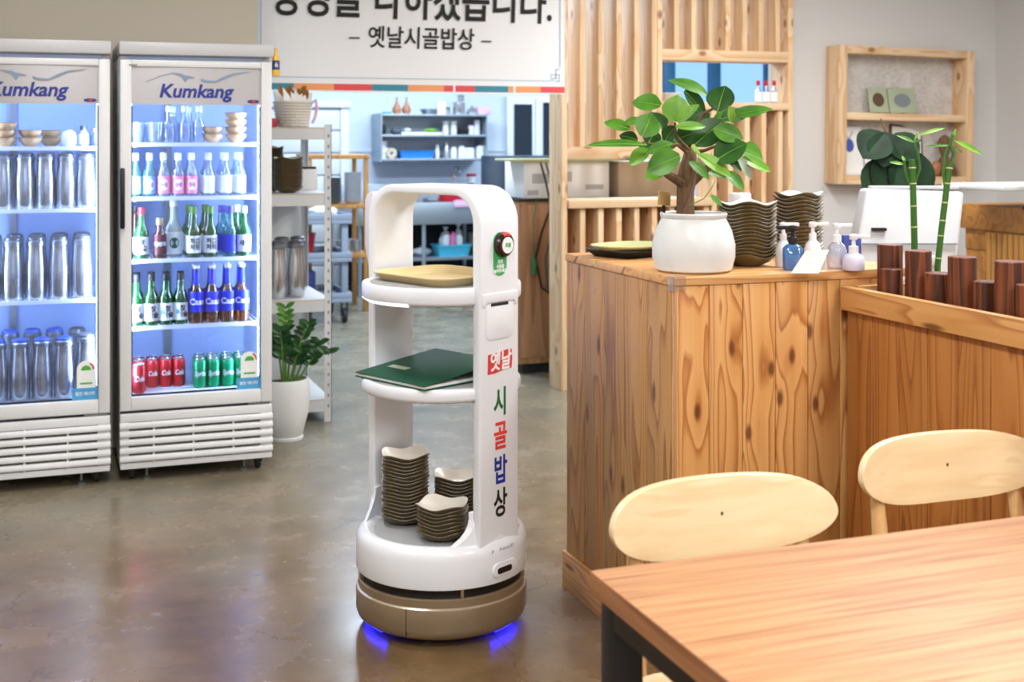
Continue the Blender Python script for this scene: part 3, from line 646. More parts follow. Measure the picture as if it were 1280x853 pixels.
# hoop frame: two posts joined by a rounded top
HW = .083; HX, HT, ZT, CR = .231, .030, 1.287, .105
def hoop_path(x, zt, r, n=10):
    p = [(x, .27), (x, zt - r)]
    for i in range(1, n + 1): t = R(90 * i / n); p.append((x - r + r * math.cos(t), zt - r + r * math.sin(t)))
    return p + [(-a, b) for a, b in reversed(p)]
po = hoop_path(HX, ZT, CR); pi_ = hoop_path(HX - HT, ZT - .026, CR - .026); n = len(po)
hm = MB(); hv = []; hf = []
for (x, z), (xi, zi) in zip(po, pi_): hv += [(x, -HW, z), (x, HW, z), (xi, -HW, zi), (xi, HW, zi)]
for i in range(n - 1):
    a = i * 4; b = a + 4; hf += [(a, b, b + 1, a + 1), (a + 2, a + 3, b + 3, b + 2), (a, a + 2, b + 2, b), (a + 1, b + 1, b + 3, a + 3)]
hf += [(0, 1, 3, 2), (n * 4 - 4, n * 4 - 2, n * 4 - 1, n * 4 - 3)]
frame = hm.add(hv, hf).build('hoop_frame', 'robot_white', rb, bevel=.006, seg=3, ang=50)
# sensor hood outside the far post
hood = [(-.231, 1.0), (-.247, 1.06), (-.256, 1.10), (-.256, 1.235), (-.247, 1.255), (-.232, 1.262), (-.222, 1.262), (-.222, 1.0)]
MB().prism(hood, -.074, .074).build('sensor_hood', 'robot_lilac', rb, bevel=.005)
# shelves
def shelf(z0, z1, r, lit):
    prof = [(.001, z0), (r - .012, z0), (r - .003, z0 + .006), (r, z0 + .012), (r, z1 - .008), (r - .003, z1 - .002), (r - .008, z1), (r - .02, z1 - .0005), (r - .024, z1 - .003), (.001, z1 - .003)]
    mb = MB().lathe(prof, 64); mb.v = [(max(-.2, min(.2, x)) if abs(y) < HW + .004 else x, y, z) for x, y, z in mb.v]
    o = mb.build('shelf', 'robot_white', rb, smooth=True)
    m2 = MB().lathe([(.001, z1 - .0028), (r - .026, z1 - .0028), (r - .026, z1 - .0008), (.001, z1 - .0008)], 48); m2.v = [(max(-.195, min(.195, x)), y, z) for x, y, z in m2.v]
    m2.build('shelf_mat', 'robot_grey', o)
    if lit: MB().lathe([(r - .015, z0 - .003), (r - .004, z0 + .0045), (r - .0015, z0 + .0065)], 24, a0=R(-172), a1=R(-70), cap=False).build('light_strip', 'led_soft', o)
    return o
s1 = shelf(.952, 1.004, .236, True); s2 = shelf(.682, .722, .236, False)
for z0, z1 in ((.938, 1.0), (.675, .72)):
    for s in (1, -1):
        for ys in (1, -1): 
            mb = MB().prism([(s * .138, z0 + .02), (s * .160, z0), (s * .2005, z0), (s * .2005, z0 + .03), (s * .138, z0 + .03)], ys * .03, ys * (HW - .004)); mb.build('shelf_bracket', 'robot_white', rb, bevel=.003)
# near post details on its outer face (x = HX): local frame with x along the post's width
PF = Matrix.Translation((HX, 0, 0)) @ RZ(90)      # text plane xz -> faces +x
def on_post(mb, name, m, **kw): mb.v = [tuple(PF @ Vector(v)) for v in mb.v]; return mb.build(name, m, frame, **kw)
def arc_panel(w_, h_, r_, z, y0, y1): return MB().prism([(x, zz + z) for x, zz in rrect(w_, h_, r_, 6)], y0, y1)
lip = [(-.074, .985), (.074, .985), (.074, .955), (.066, .945)] + [(.066 - .010 * (1 - math.cos(R(a))), .945 + .014 * math.sin(R(a))) for a in (30, 60, 90)] + [(-.056 - .010 * math.cos(R(a)), .945 + .014 * math.sin(R(a))) for a in (90, 60, 30)] + [(-.066, .945), (-.074, .955)]
on_post(MB().prism(lip, -.005, .001), 'grip_lip', 'robot_white', bevel=.002)
on_post(arc_panel(.118, .105, .02, .905, -.0022, .0005), 'grip_panel', 'robot_white', bevel=.001)
on_post(MB().box(-.040, .034, -.0026, -.0022, .948, .957), 'grip_gap', 'slot_dark')
on_post(arc_panel(.056, .125, .028, 1.095, -.0016, .0005), 'green_badge', 'badge_green')
for ln, zz in (('로봇', 1.072), ('사용은', 1.059), ('눌러주세요', 1.046)): text(ln, .012, 'label_white', frame, PF @ T_(0, -.0022, zz), bold=.0005)
bt = MB().lathe([(.034, 0), (.036, .004), (.036, .014), (.031, .02), (.001, .021)], 28, T_(.008, 0, 1.122) @ RX(90)); on_post(bt, 'call_button', 'button_brown', smooth=True)
on_post(MB().lathe([(.0235, .0205), (.0235, .0225), (.001, .0225)], 24, T_(.010, 0, 1.120) @ RX(90)), 'button_face', 'label_white')
text('호출', .014, 'badge_green', frame, PF @ T_(.010, -.0232, 1.120), bold=.0003)
on_post(MB().lathe([(.0355, .0145), (.0315, .021), (.026, .0215), (.026, .0145), (.0355, .0145)], 8, T_(.008, 0, 1.122) @ RX(90), a0=R(62), a1=R(118), cap=False), 'button_light', 'txt_red')
seal = [(x, z + .022) for x, z in ((-.052, .735), (-.05, .790), (-.02, .792), (.03, .797), (.05, .797), (.053, .77), (.050, .742), (.02, .742), (-.02, .735))]
on_post(MB().prism(seal, -.0012, .0005), 'seal_print', 'seal_red')
text('옛날', .058, 'label_white', frame, PF @ T_(0, -.0018, .787), bold=.0016, shear=.12, sx=.85)
for ch, z, m in (('시', .668, 'txt_green'), ('골', .572, 'txt_red'), ('밥', .474, 'txt_blue'), ('상', .380, 'txt_black')):
    text(ch, .086, m, frame, PF @ T_(.002, -.001, z), bold=.0018, sx=.74)
text('Polaris3D', .0155, 'txt_grey', frame, Matrix.Translation((.2525, 0, 0)) @ RZ(90) @ T_(.006, 0, .262), sx=1.0)
MB().prism([(-.056, .257), (-.056, .268), (-.047, .2625)], 0, .0006, Matrix.Translation((.2525, 0, 0)) @ RZ(90)).build('maker_mark', 'txt_grey', frame)
PB = Matrix.Translation((.251, 0, 0)) @ RZ(90)
def on_body(mb, name, m, **kw): mb.v = [tuple(PB @ Vector(v)) for v in mb.v]; return mb.build(name, m, body, **kw)
rec = [(x * 1 + .0, z + .204) for x, z in rrect(.10, .042, .02, 6)]
on_body(MB().prism(rec, -.0025, .012), 'port_bezel', 'robot_white', bevel=.002)
on_body(MB().prism([(x - .004, z + .202) for x, z in rrect(.06, .017, .007, 5)], -.0036, -.002), 'charge_port', 'black')
# things carried by the robot
t = thing('serving_tray', 'gold rounded tray on the top shelf of the robot', 'tray', (*rloc(.0, -.005), 1.0042), RR + R(-6))
def tray_mesh(w_, d_, r_, h_, th=.003):
    mb = MB(); n = 6; rings = []
    for ww, dd, rr, z in ((w_ - .05, d_ - .05, r_, 0), (w_ - .012, d_ - .012, r_ + .012, h_ - .003), (w_, d_, r_ + .018, h_), (w_, d_, r_ + .018, h_ + th), (w_ - .014, d_ - .014, r_ + .012, h_ + th - .002), (w_ - .052, d_ - .052, r_, th)):
        rings.append([(x, y, z) for x, y in rrect(ww, dd, rr, n)])
    k = len(rings[0]); vs = [p for r_ in rings for p in r_]; fs = [tuple(range(k - 1, -1, -1)), tuple((len(rings) - 1) * k + i for i in range(k))]
    for j in range(len(rings) - 1): fs += [(j * k + i, j * k + (i + 1) % k, (j + 1) * k + (i + 1) % k, (j + 1) * k + i) for i in range(k)]
    return mb.add(vs, fs)
tray_mesh(.35, .30, .045, .022).build('tray', 'gold_tray', t, smooth=True)
t = thing('menu_folder', 'dark green menu folder lying on the middle shelf of the robot', 'folder', (*rloc(-.005, -.035), .7222), RR + R(-4))
MB().box(-.155, .155, -.165, .15, 0, .003).build('back_cover', 'folder_green', t, bevel=.001)
MB().box(-.148, .148, -.16, .145, .0032, .0105).build('pages', 'paper', t)
Tm = T_(0, -.165, .011) @ RX(6)
MB().box(-.155, .155, 0, .318, 0, .003, Tm).build('front_cover', 'folder_green', t, bevel=.001)
MB().box(-.155, .155, .1475, .1505, 0, .045).build('spine', 'folder_green', t)
MB().box(-.115, -.035, .09, .115, .003, .0035, Tm).build('title_plate', 'frame_green', t)
bowl_stack(*rloc(-.108, -.045), .2738, 18, RR + R(48), 'in the tallest stack on the robot', 'tallest bowl stack on the robot', 1.02)
bowl_stack(*rloc(.085, -.085), .2738, 8, RR + R(30), 'in the shortest stack on the robot', 'shortest bowl stack on the robot', 1.02)
bowl_stack(*rloc(-.015, .085), .2738, 11, RR + R(40), 'in the middle-height stack behind the robot post', 'middle bowl stack on the robot', 1.02)

# ------------------------------------------------------------------ pine counter and planter wing
CX, CY0, CY1, CZ = 1.555, 3.02, 3.765, 1.058
ct = thing('serving_counter', 'pine plank counter with clay plates and white plant pot on top', 'counter', (CX, CY0, 0))
MB().box(.02, .73, .02, CY1 - CY0 - .02, .02, CZ - .026).build('core', 'pine_panel', ct)
top = MB().box(-.004, .75, -.004, CY1 - CY0 + .004, CZ - .024, CZ).build('countertop', 'pine_board_x', ct, bevel=.003)
pm = MB().box(.0008, .1012, 0, .02, .0, CZ - .0245).mesh('plank', 'pine_counter', bevel=.0022)
for k in range(7): put('plank', pm, ct, (.0 + k * .102, 0, 0))
pm = MB().box(0, .02, .0008, .1442, .0, CZ - .0245).mesh('plank', 'pine_counter_side', bevel=.0022)
for k in range(5): put('plank', pm, ct, (0, .0205 + k * .1449, 0))
MB().box(-.014, -.0005, -.012, .750, 0, .115).build('plinth', 'pine_board_y', ct, bevel=.003)
MB().box(-.013, .51, -.013, -.0005, 0, .115).build('plinth', 'pine_board_x', ct, bevel=.003)
MB().box(-.006, .03, -.006, -.0045, CZ - .035, CZ + .001).box(-.006, -.0045, -.006, .03, CZ - .035, CZ + .001).box(-.006, .03, -.006, .03, CZ + .0005, CZ + .002).build('corner_guard', 'acrylic', ct)
MB().box(-.0035, .004, -.0035, .004, .12, CZ - .0255).build('corner_strip', 'acrylic', ct)

WX = 2.078; WZ = 1.018
wg = thing('planter_counter', 'lower cedar plank counter with recessed planter holding dark log pieces', 'counter', (WX, 1.15, 0))
WL = CY0 - .016 - 1.15
MB().box(.02, .40, .01, WL - .005, .02, WZ - .12).build('core', 'cedar_wing', wg)
pm = MB().box(0, .02, .0008, .1135, .0, WZ - .065).mesh('plank', 'cedar_wing', bevel=.0018)
k = 0
while .001 + (k + 1) * .1143 <= WL + .001: put('plank', pm, wg, (0, WL - (k + 1) * .1143, 0)); k += 1
MB().box(-.022, -.0002, 0, WL, WZ - .066, WZ).build('lip_board', 'pine_board_y', wg, bevel=.003)
MB().box(.0, .022, 0, WL, WZ - .0645, WZ - .004).build('inner_rail', 'pine_board_y', wg)
MB().box(.38, .42, 0, WL, WZ - .119, WZ).build('back_rail', 'pine_board_y', wg, bevel=.003)
MB().box(.022, .38, WL - .022, WL, WZ - .119, WZ).build('end_rail', 'pine_board_x', wg, bevel=.003)
MB().box(.022, .38, .005, WL - .022, WZ - .119, WZ - .10).build('planter_bed', 'soil', wg)
BED = WZ - .0995
logs = []
for i, (du, dv, zt, r) in enumerate([(.09, -.085, 1.135, .034), (.052, -.142, 1.075, .027), (.09, -.206, 1.128, .034), (.085, -.295, 1.078, .035), (.085, -.385, 1.128, .035), (.085, -.470, 1.075, .03), (.085, -.555, 1.132, .036), (.07, -.635, 1.085, .03), (.085, -.73, 1.12, .034), (.085, -.82, 1.08, .034)]):
    o = MB().lathe([(r - .002, 0), (r, .002), (r, zt - BED - .002), (r - .002, zt - BED), (.001, zt - BED)], 20).build('log_piece', 'burnt_wood', None, smooth=True)
    o.location = (WX + du, CY0 + dv, BED); o.rotation_euler.z = i * 1.7
    tall = zt > 1.1
    tag(o, ('tall' if tall else 'short') + ' dark brown round log, ' + ['first', 'second', 'third', 'fourth', 'fifth', 'sixth', 'seventh', 'eighth', 'ninth', 'tenth'][i] + ' in the planter from the pine counter', 'log', 'log pieces in the planter')
# lucky bamboo
def bamboo(label, pts, r, nodes, leaves):
    b = Vector(pts[0]); t = thing('lucky_bamboo', label, 'plant', b)
    loc = [Vector(p) - b for p in pts]
    MB().tube(loc, r, 10).build('stem', 'bamboo_green', t, smooth=True)
    for q in nodes:
        k = q * (len(loc) - 1); i = min(int(k), len(loc) - 2); p = loc[i].lerp(loc[i + 1], k - i); d = (loc[i + 1] - loc[i]).normalized()
        MB().lathe([(r * .9, -.003), (r * 1.14, -.001), (r * 1.14, .001), (r * .9, .003)], 12, T_(*p) @ d.to_track_quat('Z', 'Y').to_matrix().to_4x4(), cap=False).build('node_ring', 'bamboo_node', t, smooth=True)
    for sp in leaves:
        if sp[0] == 's': MB().tube([Vector(p) - b for p in sp[1]], sp[2], 8).build('shoot', 'bamboo_green', t, smooth=True)
        else: leaf(t, Vector(sp[1]) - b, Vector(sp[2]) - b, sp[3], sp[0], droop=.15)
    return t
def leaf_mesh(L, wd, droop, fold, mname, nx=7):
    vs = []; fs = []
    for i in range(nx + 1):
        q = i / nx; hw = wd / 2 * (math.sin(math.pi * min(1, q * .93 + .035)) ** .75) * (1 - .25 * q)
        if i == nx: hw = wd * .01
        z = -droop * L * q * q
        for s in (-1, -.5, 0, .5, 1): vs.append((L * q, s * hw, z + abs(s) * hw * fold))
    for i in range(nx):
        for j in range(4): a = i * 5 + j; fs.append((a, a + 1, a + 6, a + 5))
    mb = MB().add(vs, fs); me = bpy.data.meshes.new('leaf'); me.from_pydata(mb.v, [], mb.f); me.materials.append(M[mname])
    me.polygons.foreach_set('use_smooth', [True] * len(me.polygons)); return me
def leaf(parent, p0, p1, wd, mname, droop=.12, fold=.25, roll=0, face=Vector((-.34, -.80, .5)), vein=False):
    d = p1 - p0; L = d.length; x = d.normalized()
    z = face - x * face.dot(x)
    if z.length < 1e-3: z = Vector((0, 0, 1)).cross(x)
    z.normalize(); y = z.cross(x)
    mt = Matrix((x, y, z)).transposed().to_4x4(); mt.translation = p0
    o = put('leaf', leaf_mesh(L, wd, droop, fold, mname), parent); o.matrix_local = mt @ RX(roll)
    if vein:
        n = 5; MB().tube([(L * q / n, 0, -droop * L * (q / n) ** 2 + .0006) for q in range(n + 1)], [.0013, .0012, .001, .0008, .0006, .0003], 4).build('midrib', 'leaf_lime', o)
    return o
# pixel of the photo -> room point at a given distance (used for irregular growth only)
def at(px, py, d):
    t_ = (px - 640) / 1600
    return Vector((d * (math.sin(A) + math.cos(A) * t_), d * (math.cos(A) - math.sin(A) * t_), 1.43 - (py - 170) / 1600 * d))
D1 = 3.55
p0 = at(1143, 300, D1); p0.z = BED
bamboo('lucky bamboo stalk, straight, with curled shoot and small yellow leaves', [p0, at(1143, 302, D1), at(1142, 260, D1), at(1141, 225, D1), at(1140, 199, D1)], .0092, (.2, .36, .52, .72, .9),
  [('s', [at(1140, 235, D1), at(1134, 222, D1), at(1131, 210, D1), at(1130, 200, D1)], .0035), ('leaf_bright', at(1130, 205, D1), at(1113, 201, D1), .012), ('leaf_lime', at(1131, 203, D1), at(1128, 194, D1), .01),
   ('s', [at(1144, 228, D1), at(1150, 210, D1), at(1147, 190, D1), at(1143, 178, D1), at(1152, 174, D1)], .0038), ('leaf_bright', at(1150, 168, D1), at(1182, 157, D1), .012), ('leaf', at(1144, 178, D1), at(1122, 167, D1), .012), ('leaf_bright', at(1143, 176, D1), at(1148, 163, D1), .008)])
D2 = 3.47
p0 = at(1172, 330, D2); p0.z = BED
bamboo('lucky bamboo stalk, leaning, with broad pointed leaf at the tip', [p0, at(1172, 332, D2), at(1177, 285, D2), at(1182, 245, D2), at(1187, 205, D2)], .0085, (.3, .45, .56, .7, .85, .97),
  [('s', [at(1182, 240, D2), at(1179, 215, D2), at(1181, 195, D2), at(1185, 182, D2)], .0038), ('s', [at(1187, 210, D2), at(1192, 192, D2), at(1188, 180, D2), at(1191, 168, D2)], .0045),
   ('leaf_bright', at(1194, 176, D2), at(1232, 191, D2), .020), ('leaf_bright', at(1189, 178, D2), at(1195, 160, D2), .012), ('leaf', at(1188, 181, D2), at(1156, 181, D2), .009), ('leaf', at(1194, 186, D2), at(1204, 190, D2), .008)])

# things on the counter
t = thing('olive_platter', 'pale olive green oblong platter lying on a black tray on the counter', 'platter', (1.70, 3.60, CZ + .0235), R(22))
pl = tray_mesh(.25, .19, .06, .012, .003); pl.build('platter', 'tray_olive', t, smooth=True)
t = thing('black_tray', 'black rectangular tray under the olive platter', 'tray', (1.71, 3.62, CZ + .001), R(22)); tray_mesh(.24, .20, .02, .019, .003).build('tray', 'matte_black', t, smooth=True)

PX0, PY0 = 1.680, 3.150
fp = thing('potted_ficus', 'ficus bonsai with broad green leaves in a round white pot', 'plant', (PX0, PY0, CZ + .001))
MB().lathe([(.001, 0), (.095, 0), (.105, .006), (.114, .04), (.114, .075), (.104, .115), (.090, .142), (.088, .146), (.092, .150), (.093, .158), (.090, .161), (.086, .158), (.083, .14), (.001, .138)], 48).build('pot', 'pot_white', fp, smooth=True)
MB().lathe([(.083, .140), (.001, .143)], 24, cap=False).build('soil', 'soil', fp)
FD = math.sin(A) * PX0 + math.cos(A) * PY0; FB = Vector((PX0, PY0, CZ + .001))
def fz(x, y, dd=0): return at(730 + x / 4.264, 80 + y / 4.264, FD + dd) - FB
MB().tube([fz(540, 835), fz(540, 760), fz(540, 680), fz(548, 610, .005), fz(556, 540), fz(566, 480), fz(575, 455)], [.026, .0245, .024, .027, .022, .018, .010], 12).build('trunk', 'bark', fp, smooth=True)
for pts, r in (([fz(545, 650), fz(500, 620, -.02), fz(450, 590, -.03), fz(425, 572, -.03)], [.016, .014, .012, .009]), ([fz(555, 650), fz(610, 600, .01), fz(660, 550, .02), fz(690, 500, .02)], [.014, .012, .011, .006]),
               ([fz(565, 480), fz(500, 430, -.02), fz(400, 430, -.05), fz(320, 420, -.05)], [.008, .005, .004, .003]), ([fz(570, 470), fz(640, 460, .03), fz(720, 430, .04), fz(800, 450, .02)], [.008, .005, .004, .003]), ([fz(565, 470), fz(560, 380, .03), fz(640, 260, .03), fz(700, 230, .03)], [.007, .005, .004, .003]), ([fz(560, 460), fz(490, 380, -.05), fz(485, 310, -.06)], [.006, .004, .003]),
               ([fz(560, 755, -.03), fz(640, 715, -.03), fz(680, 660, -.02), fz(700, 620, 0)], [.0015, .0015, .0015, .001])):
    MB().tube(pts, r, 8).build('branch', 'bark' if r[0] > .002 else 'stem_green', fp, smooth=True)
LV = [(655, 160, 462, 58, 80, 'leaf', .02), (712, 250, 748, 105, 125, 'leaf_dark', -.02), (410, 220, 255, 185, 95, 'leaf', -.02), (480, 305, 500, 162, 118, 'leaf_bright', -.09), (500, 310, 605, 208, 60, 'leaf_bright', -.05),
 (310, 385, 365, 262, 112, 'leaf', -.07), (245, 345, 108, 300, 62, 'leaf', -.04), (335, 430, 18, 404, 48, 'leaf', -.09), (215, 320, 305, 282, 45, 'leaf', -.03), (345, 450, 240, 525, 75, 'leaf_bright', -.03), (512, 490, 328, 560, 118, 'leaf', -.13),
 (420, 560, 332, 605, 75, 'leaf_bright', 0), (760, 280, 998, 218, 60, 'leaf', .06), (735, 292, 876, 246, 85, 'leaf_dark', .04), (775, 222, 796, 318, 42, 'leaf_bright', -.04), (535, 140, 665, 270, 75, 'leaf_dark', .05),
 (690, 345, 852, 388, 85, 'leaf', -.08), (700, 515, 855, 405, 138, 'leaf_dark', -.09), (835, 450, 972, 495, 100, 'leaf', .03), (840, 500, 1008, 556, 62, 'leaf_bright', .02), (820, 495, 912, 612, 48, 'leaf_pale', 0), (755, 570, 858, 662, 62, 'leaf', -.03),
 (610, 480, 800, 585, 62, 'leaf_bright', -.10), (590, 430, 742, 290, 128, 'leaf_dark', -.03), (488, 332, 658, 318, 42, 'leaf_bright', -.1), (340, 425, 385, 345, 85, 'leaf_dark', .0), (285, 405, 190, 370, 62, 'leaf_dark', .02), (430, 410, 478, 330, 80, 'leaf_dark', .02),
 (570, 440, 635, 492, 48, 'leaf_bright', -.1), (470, 425, 325, 460, 60, 'leaf', -.10), (560, 350, 660, 255, 100, 'leaf_dark', .06), (420, 350, 360, 240, 95, 'leaf_dark', .05), (500, 400, 610, 350, 110, 'leaf_dark', .02), (675, 700, 737, 750, 34, 'leaf', -.02),
 (720, 430, 860, 500, 80, 'leaf_dark', .05), (560, 470, 480, 380, 70, 'leaf', .08), (640, 560, 760, 590, 60, 'leaf', .06), (480, 450, 420, 380, 60, 'leaf', .1), (600, 340, 520, 240, 90, 'leaf_dark', .08), (640, 420, 700, 330, 90, 'leaf', .09), (440, 470, 300, 420, 80, 'leaf_dark', .06), (690, 300, 820, 250, 70, 'leaf', .09), (740, 470, 850, 560, 70, 'leaf_dark', .07), (560, 520, 680, 600, 60, 'leaf', -.06)]
lr = random.Random(5)
for x0, y0, x1, y1, wd, mn, dd in LV:
    leaf(fp, fz(x0, y0, dd), fz(x1, y1, dd + lr.uniform(-.03, .03)), wd * FD / 1600 / 4.264 * 1.42, mn, droop=.10 + lr.uniform(0, .1), fold=.22, face=Vector((-.3 + lr.uniform(-.3, .3), -.75, .55 + lr.uniform(-.25, .35))), vein=mn != 'leaf_pale')
# wooden clip pushed into the pot
q = at(841, 270, FD); MB().tube([(0, 0, -.012), (.0, .0, .06)], .002, 6)
cl = thing('plant_tag', 'wooden peg marker stuck into the soil of the white pot', 'marker', (q.x - .005, q.y + .045, CZ + .143))
MB().box(-.004, .004, -.003, .003, 0, .04).build('stake', 'matte_black', cl); MB().prism([(-.018, .038), (.018, .034), (.019, .062), (.012, .075), (-.014, .078)], -.006, .006).build('peg', 'clip_wood', cl, bevel=.002)

q = at(934, 337, 3.68); bowl_stack(q.x, q.y, CZ + .001, 16, R(20), 'in the counter stack beside the white pot', 'bowl stack beside the white pot', 1.09, .0100)
q = at(998, 300, 3.93); bowl_stack(q.x, q.y, CZ + .001, 16, R(26), 'in the counter stack behind the soap bottles', 'bowl stack behind the soap bottles', .98, .0112)
q = at(925, 262, 3.98); t = thing('paper_cup', 'white tapered cup standing upside down behind the bowl stacks', 'cup', (q.x, q.y, CZ + .001)); MB().lathe([(.046, 0), (.047, .004), (.034, .19), (.031, .195), (.001, .195)], 24).build('cup', 'pot_white', t, smooth=True)
# soap and sanitizer bottles
def pump(label, px, d, h, r, m, pm_, cat='bottle', rot=0, lab=None, sq=False):
    q = at(px, 330, d); t = thing('pump_bottle', label, cat, (q.x, q.y, CZ + .001), R(rot))
    if sq:
        b = MB(); rings = [[(x, y, z) for x, y in rrect(w_, w_ * .75, w_ * .25, 4)] for w_, z in ((r * 1.8, 0), (r * 2, .004), (r * 2, h * .82), (r * 1.4, h * .95), (r * .8, h))]
        k = len(rings[0]); b.add([p for g in rings for p in g], [(j * k + i, j * k + (i + 1) % k, (j + 1) * k + (i + 1) % k, (j + 1) * k + i) for j in range(4) for i in range(k)] + [tuple(range(k - 1, -1, -1)), tuple(4 * k + i for i in range(k))]).build('bottle', m, t, smooth=True)
    else: MB().lathe([(.001, 0), (r * .92, 0), (r, .004), (r, h * .66), (r * .8, h * .86), (r * .42, h), (.001, h)], 20).build('bottle', m, t, smooth=True)
    MB().lathe([(r * .45, h - .002), (r * .45, h + .018), (.006, h + .02), (.0045, h + .04), (.001, h + .04)], 14).build('pump_collar', pm_, t, smooth=True)
    MB().lathe([(.011, h + .036), (.012, h + .05), (.001, h + .052)], 12).box(-.045, .0, -.006, .006, h + .040, h + .050).build('pump_head', pm_, t, bevel=.002)
    if lab: MB().box(-r * .8, r * .8, -r * .82, -r * .78, h * .15, h * .7).build('label', lab, t)
    return t
pump('blue sanitizer bottle with black pump on the counter', 991, 3.56, .072, .027, 'sanitizer', 'matte_black', rot=-20, sq=True)
pump('white pump bottle between bowls and blue sanitizer', 979, 3.64, .075, .022, 'pump_white', 'pump_white', rot=160)
pump('white pump bottle behind the folded card', 1016, 3.66, .075, .024, 'pump_white', 'pump_white', rot=160)
pump('clear lotion bottle with wide white pump beside folded card', 1046, 3.60, .075, .028, 'plastic_clear', 'pump_white', rot=170)
pump('short lilac hand wash bottle with white pump at counter end', 1067, 3.55, .048, .03, 'lotion_lilac', 'pump_white', rot=150)
q = at(1063, 325, 3.72); tag(MB().box(-.03, .03, -.012, .012, 0, .085).build('small_box', 'box_blue', None, bevel=.002), 'small blue carton behind the lilac hand wash', 'box').location = (q.x, q.y, CZ + .001)
t = thing('folded_card', 'white folded paper card leaning in front of the soap bottles', 'card', (*at(1014, 340, 3.46).xy, CZ + .001), R(-22))
MB().prism([(-.055, 0), (.02, 0), (.052, .065), (-.012, .062)], -.001, .001, RX(-16)).build('front_leaf', 'paper', t); MB().prism([(-.03, 0), (.045, 0), (.046, .05), (-.0, .05)], .03, .032, RX(12)).build('back_leaf', 'paper', t)

# POS terminal seen from behind, on the service desk behind the counters
sd = thing('service_desk', 'plain wood service desk behind the counters carrying the sales terminal', 'desk', (2.33, 3.04, 0))
MB().box(0, .95, 0, .62, .84, .87).build('desktop', 'desk_wood', sd, bevel=.003); MB().box(.01, .03, .02, .60, 0, .84).build('side_panel', 'desk_wood', sd); MB().box(.92, .94, .02, .60, 0, .84).build('side_panel', 'desk_wood', sd); MB().box(.03, .92, .58, .60, 0, .84).build('back_panel', 'desk_wood', sd)
pos = thing('sales_terminal', 'white sales terminal seen from behind with tilted screen housing', 'terminal', (2.60, 3.40, .871), R(-20)); pos.scale = (1, 1, 1.1)
MB().prism([(-.10, 0), (.10, 0), (.07, .19), (-.07, .19)], -.01, .08).box(-.13, .13, -.08, .14, 0, .025).build('stand', 'terminal_white', pos, bevel=.01)
hs = MB(); 
vs = [(-.215, -.055, .09), (.115, -.055, .09), (.115, .09, .035), (-.215, .09, .035), (-.135, .035, .355), (.175, .035, .345), (.19, .095, .345), (-.15, .095, .355)]
hs.add([(x, y, z) for x, y, z in vs], [(0, 1, 5, 4), (1, 2, 6, 5), (2, 3, 7, 6), (3, 0, 4, 7), (4, 5, 6, 7), (3, 2, 1, 0)]).build('screen_housing', 'terminal_white', pos, bevel=.012, seg=3)
MB().box(-.135, -.09, -.02, .0, .235, .243).build('vent_mark', 'matte_black', pos)
MB().box(.02, .06, -.06, -.02, .135, .165).build('hinge_knob', 'terminal_white', pos, bevel=.008)
MB().box(-.17, .13, -.034, -.022, .196, .200, RX(0)).build('seam', 'plate_grey', pos)
MB().box(-.12, .165, .05, .09, .352, .362).build('top_bezel', 'terminal_white', pos, bevel=.003)
# dark broad-leaf plant behind the terminal
rp = thing('rubber_plant', 'dark green rubber plant with big drooping leaves behind the terminal', 'plant', (3.02, 4.05, 0))
RB = Vector((3.02, 4.05, 0)); rq = lambda x, y, d: at(x, y, d) - RB
MB().lathe([(.001, 0), (.11, 0), (.13, .26), (.12, .265), (.115, .24), (.001, .24)], 24).build('pot', 'pot_white', rp, smooth=True); MB().tube([(0, 0, .2), (.01, .02, .8), rq(1115, 230, 4.75), rq(1108, 165, 4.75), rq(1101, 148, 4.75)], [.012, .011, .009, .006, .002], 8).build('stem', 'bark', rp, smooth=True)
for a, b, wd in (((1108, 165), (1105, 208), .16), ((1104, 166), (1079, 197), .16), ((1116, 168), (1146, 200), .14), ((1122, 180), (1112, 258), .20), ((1130, 185), (1148, 262), .20), ((1112, 195), (1094, 258), .19)):
    leaf(rp, rq(*a, 4.74), rq(*b, 4.70), wd, 'leaf_rubber', droop=.05, fold=.2)

# reception desk at the right wall
rd = thing('reception_desk', 'wood reception desk with reeded front panel by the right wall', 'desk', (4.25, 4.55, 0))
MB().box(0, 1.5, 0, .6, 0, .88).build('body', 'desk_wood', rd); MB().box(-.02, 1.5, -.02, .62, .98, 1.10).box(-.005, 1.5, -.008, .6, .88, .98).build('top_rail', 'desk_wood', rd, bevel=.004); MB().box(.27, .36, -.03, -.021, .98, 1.10).build('end_cap', 'pine_board_x', rd)
rm = MB().lathe([(.016, 0), (.016, .96)], 10).mesh('reed', 'kitchen_wood', smooth=True)
for k in range(40): put('reed', rm, rd, (.018 + k * .037, -.006, .01))
for k in range(12): put('reed', rm, rd, (-.006, .02 + k * .037, .01))
t = thing('white_shelf_board', 'white board raised above the reception desk on dark red boxes', 'shelf', (4.0, 4.6, 1.185)); MB().box(0, 1.75, 0, .42, 0, .025).build('board', 'white_plastic', t, bevel=.006)
for x in (4.52, 5.3): o = MB().box(0, .28, 0, .3, 0, .082).build('storage_box', 'maroon', None, bevel=.003); o.location = (x, 4.62, 1.1015); tag(o, 'dark red box holding up the white board', 'box', 'dark red boxes under the white board')
t = thing('router', 'black wireless router with upright antennas on the white board', 'router', (4.66, 4.72, 1.211)); MB().box(-.11, .11, -.07, .07, 0, .05).build('case', 'black', t, bevel=.006)
for x in (-.075, -.03, .09): MB().box(x - .008, x + .008, .055, .069, .04, .23).build('antenna', 'black', t, bevel=.003)
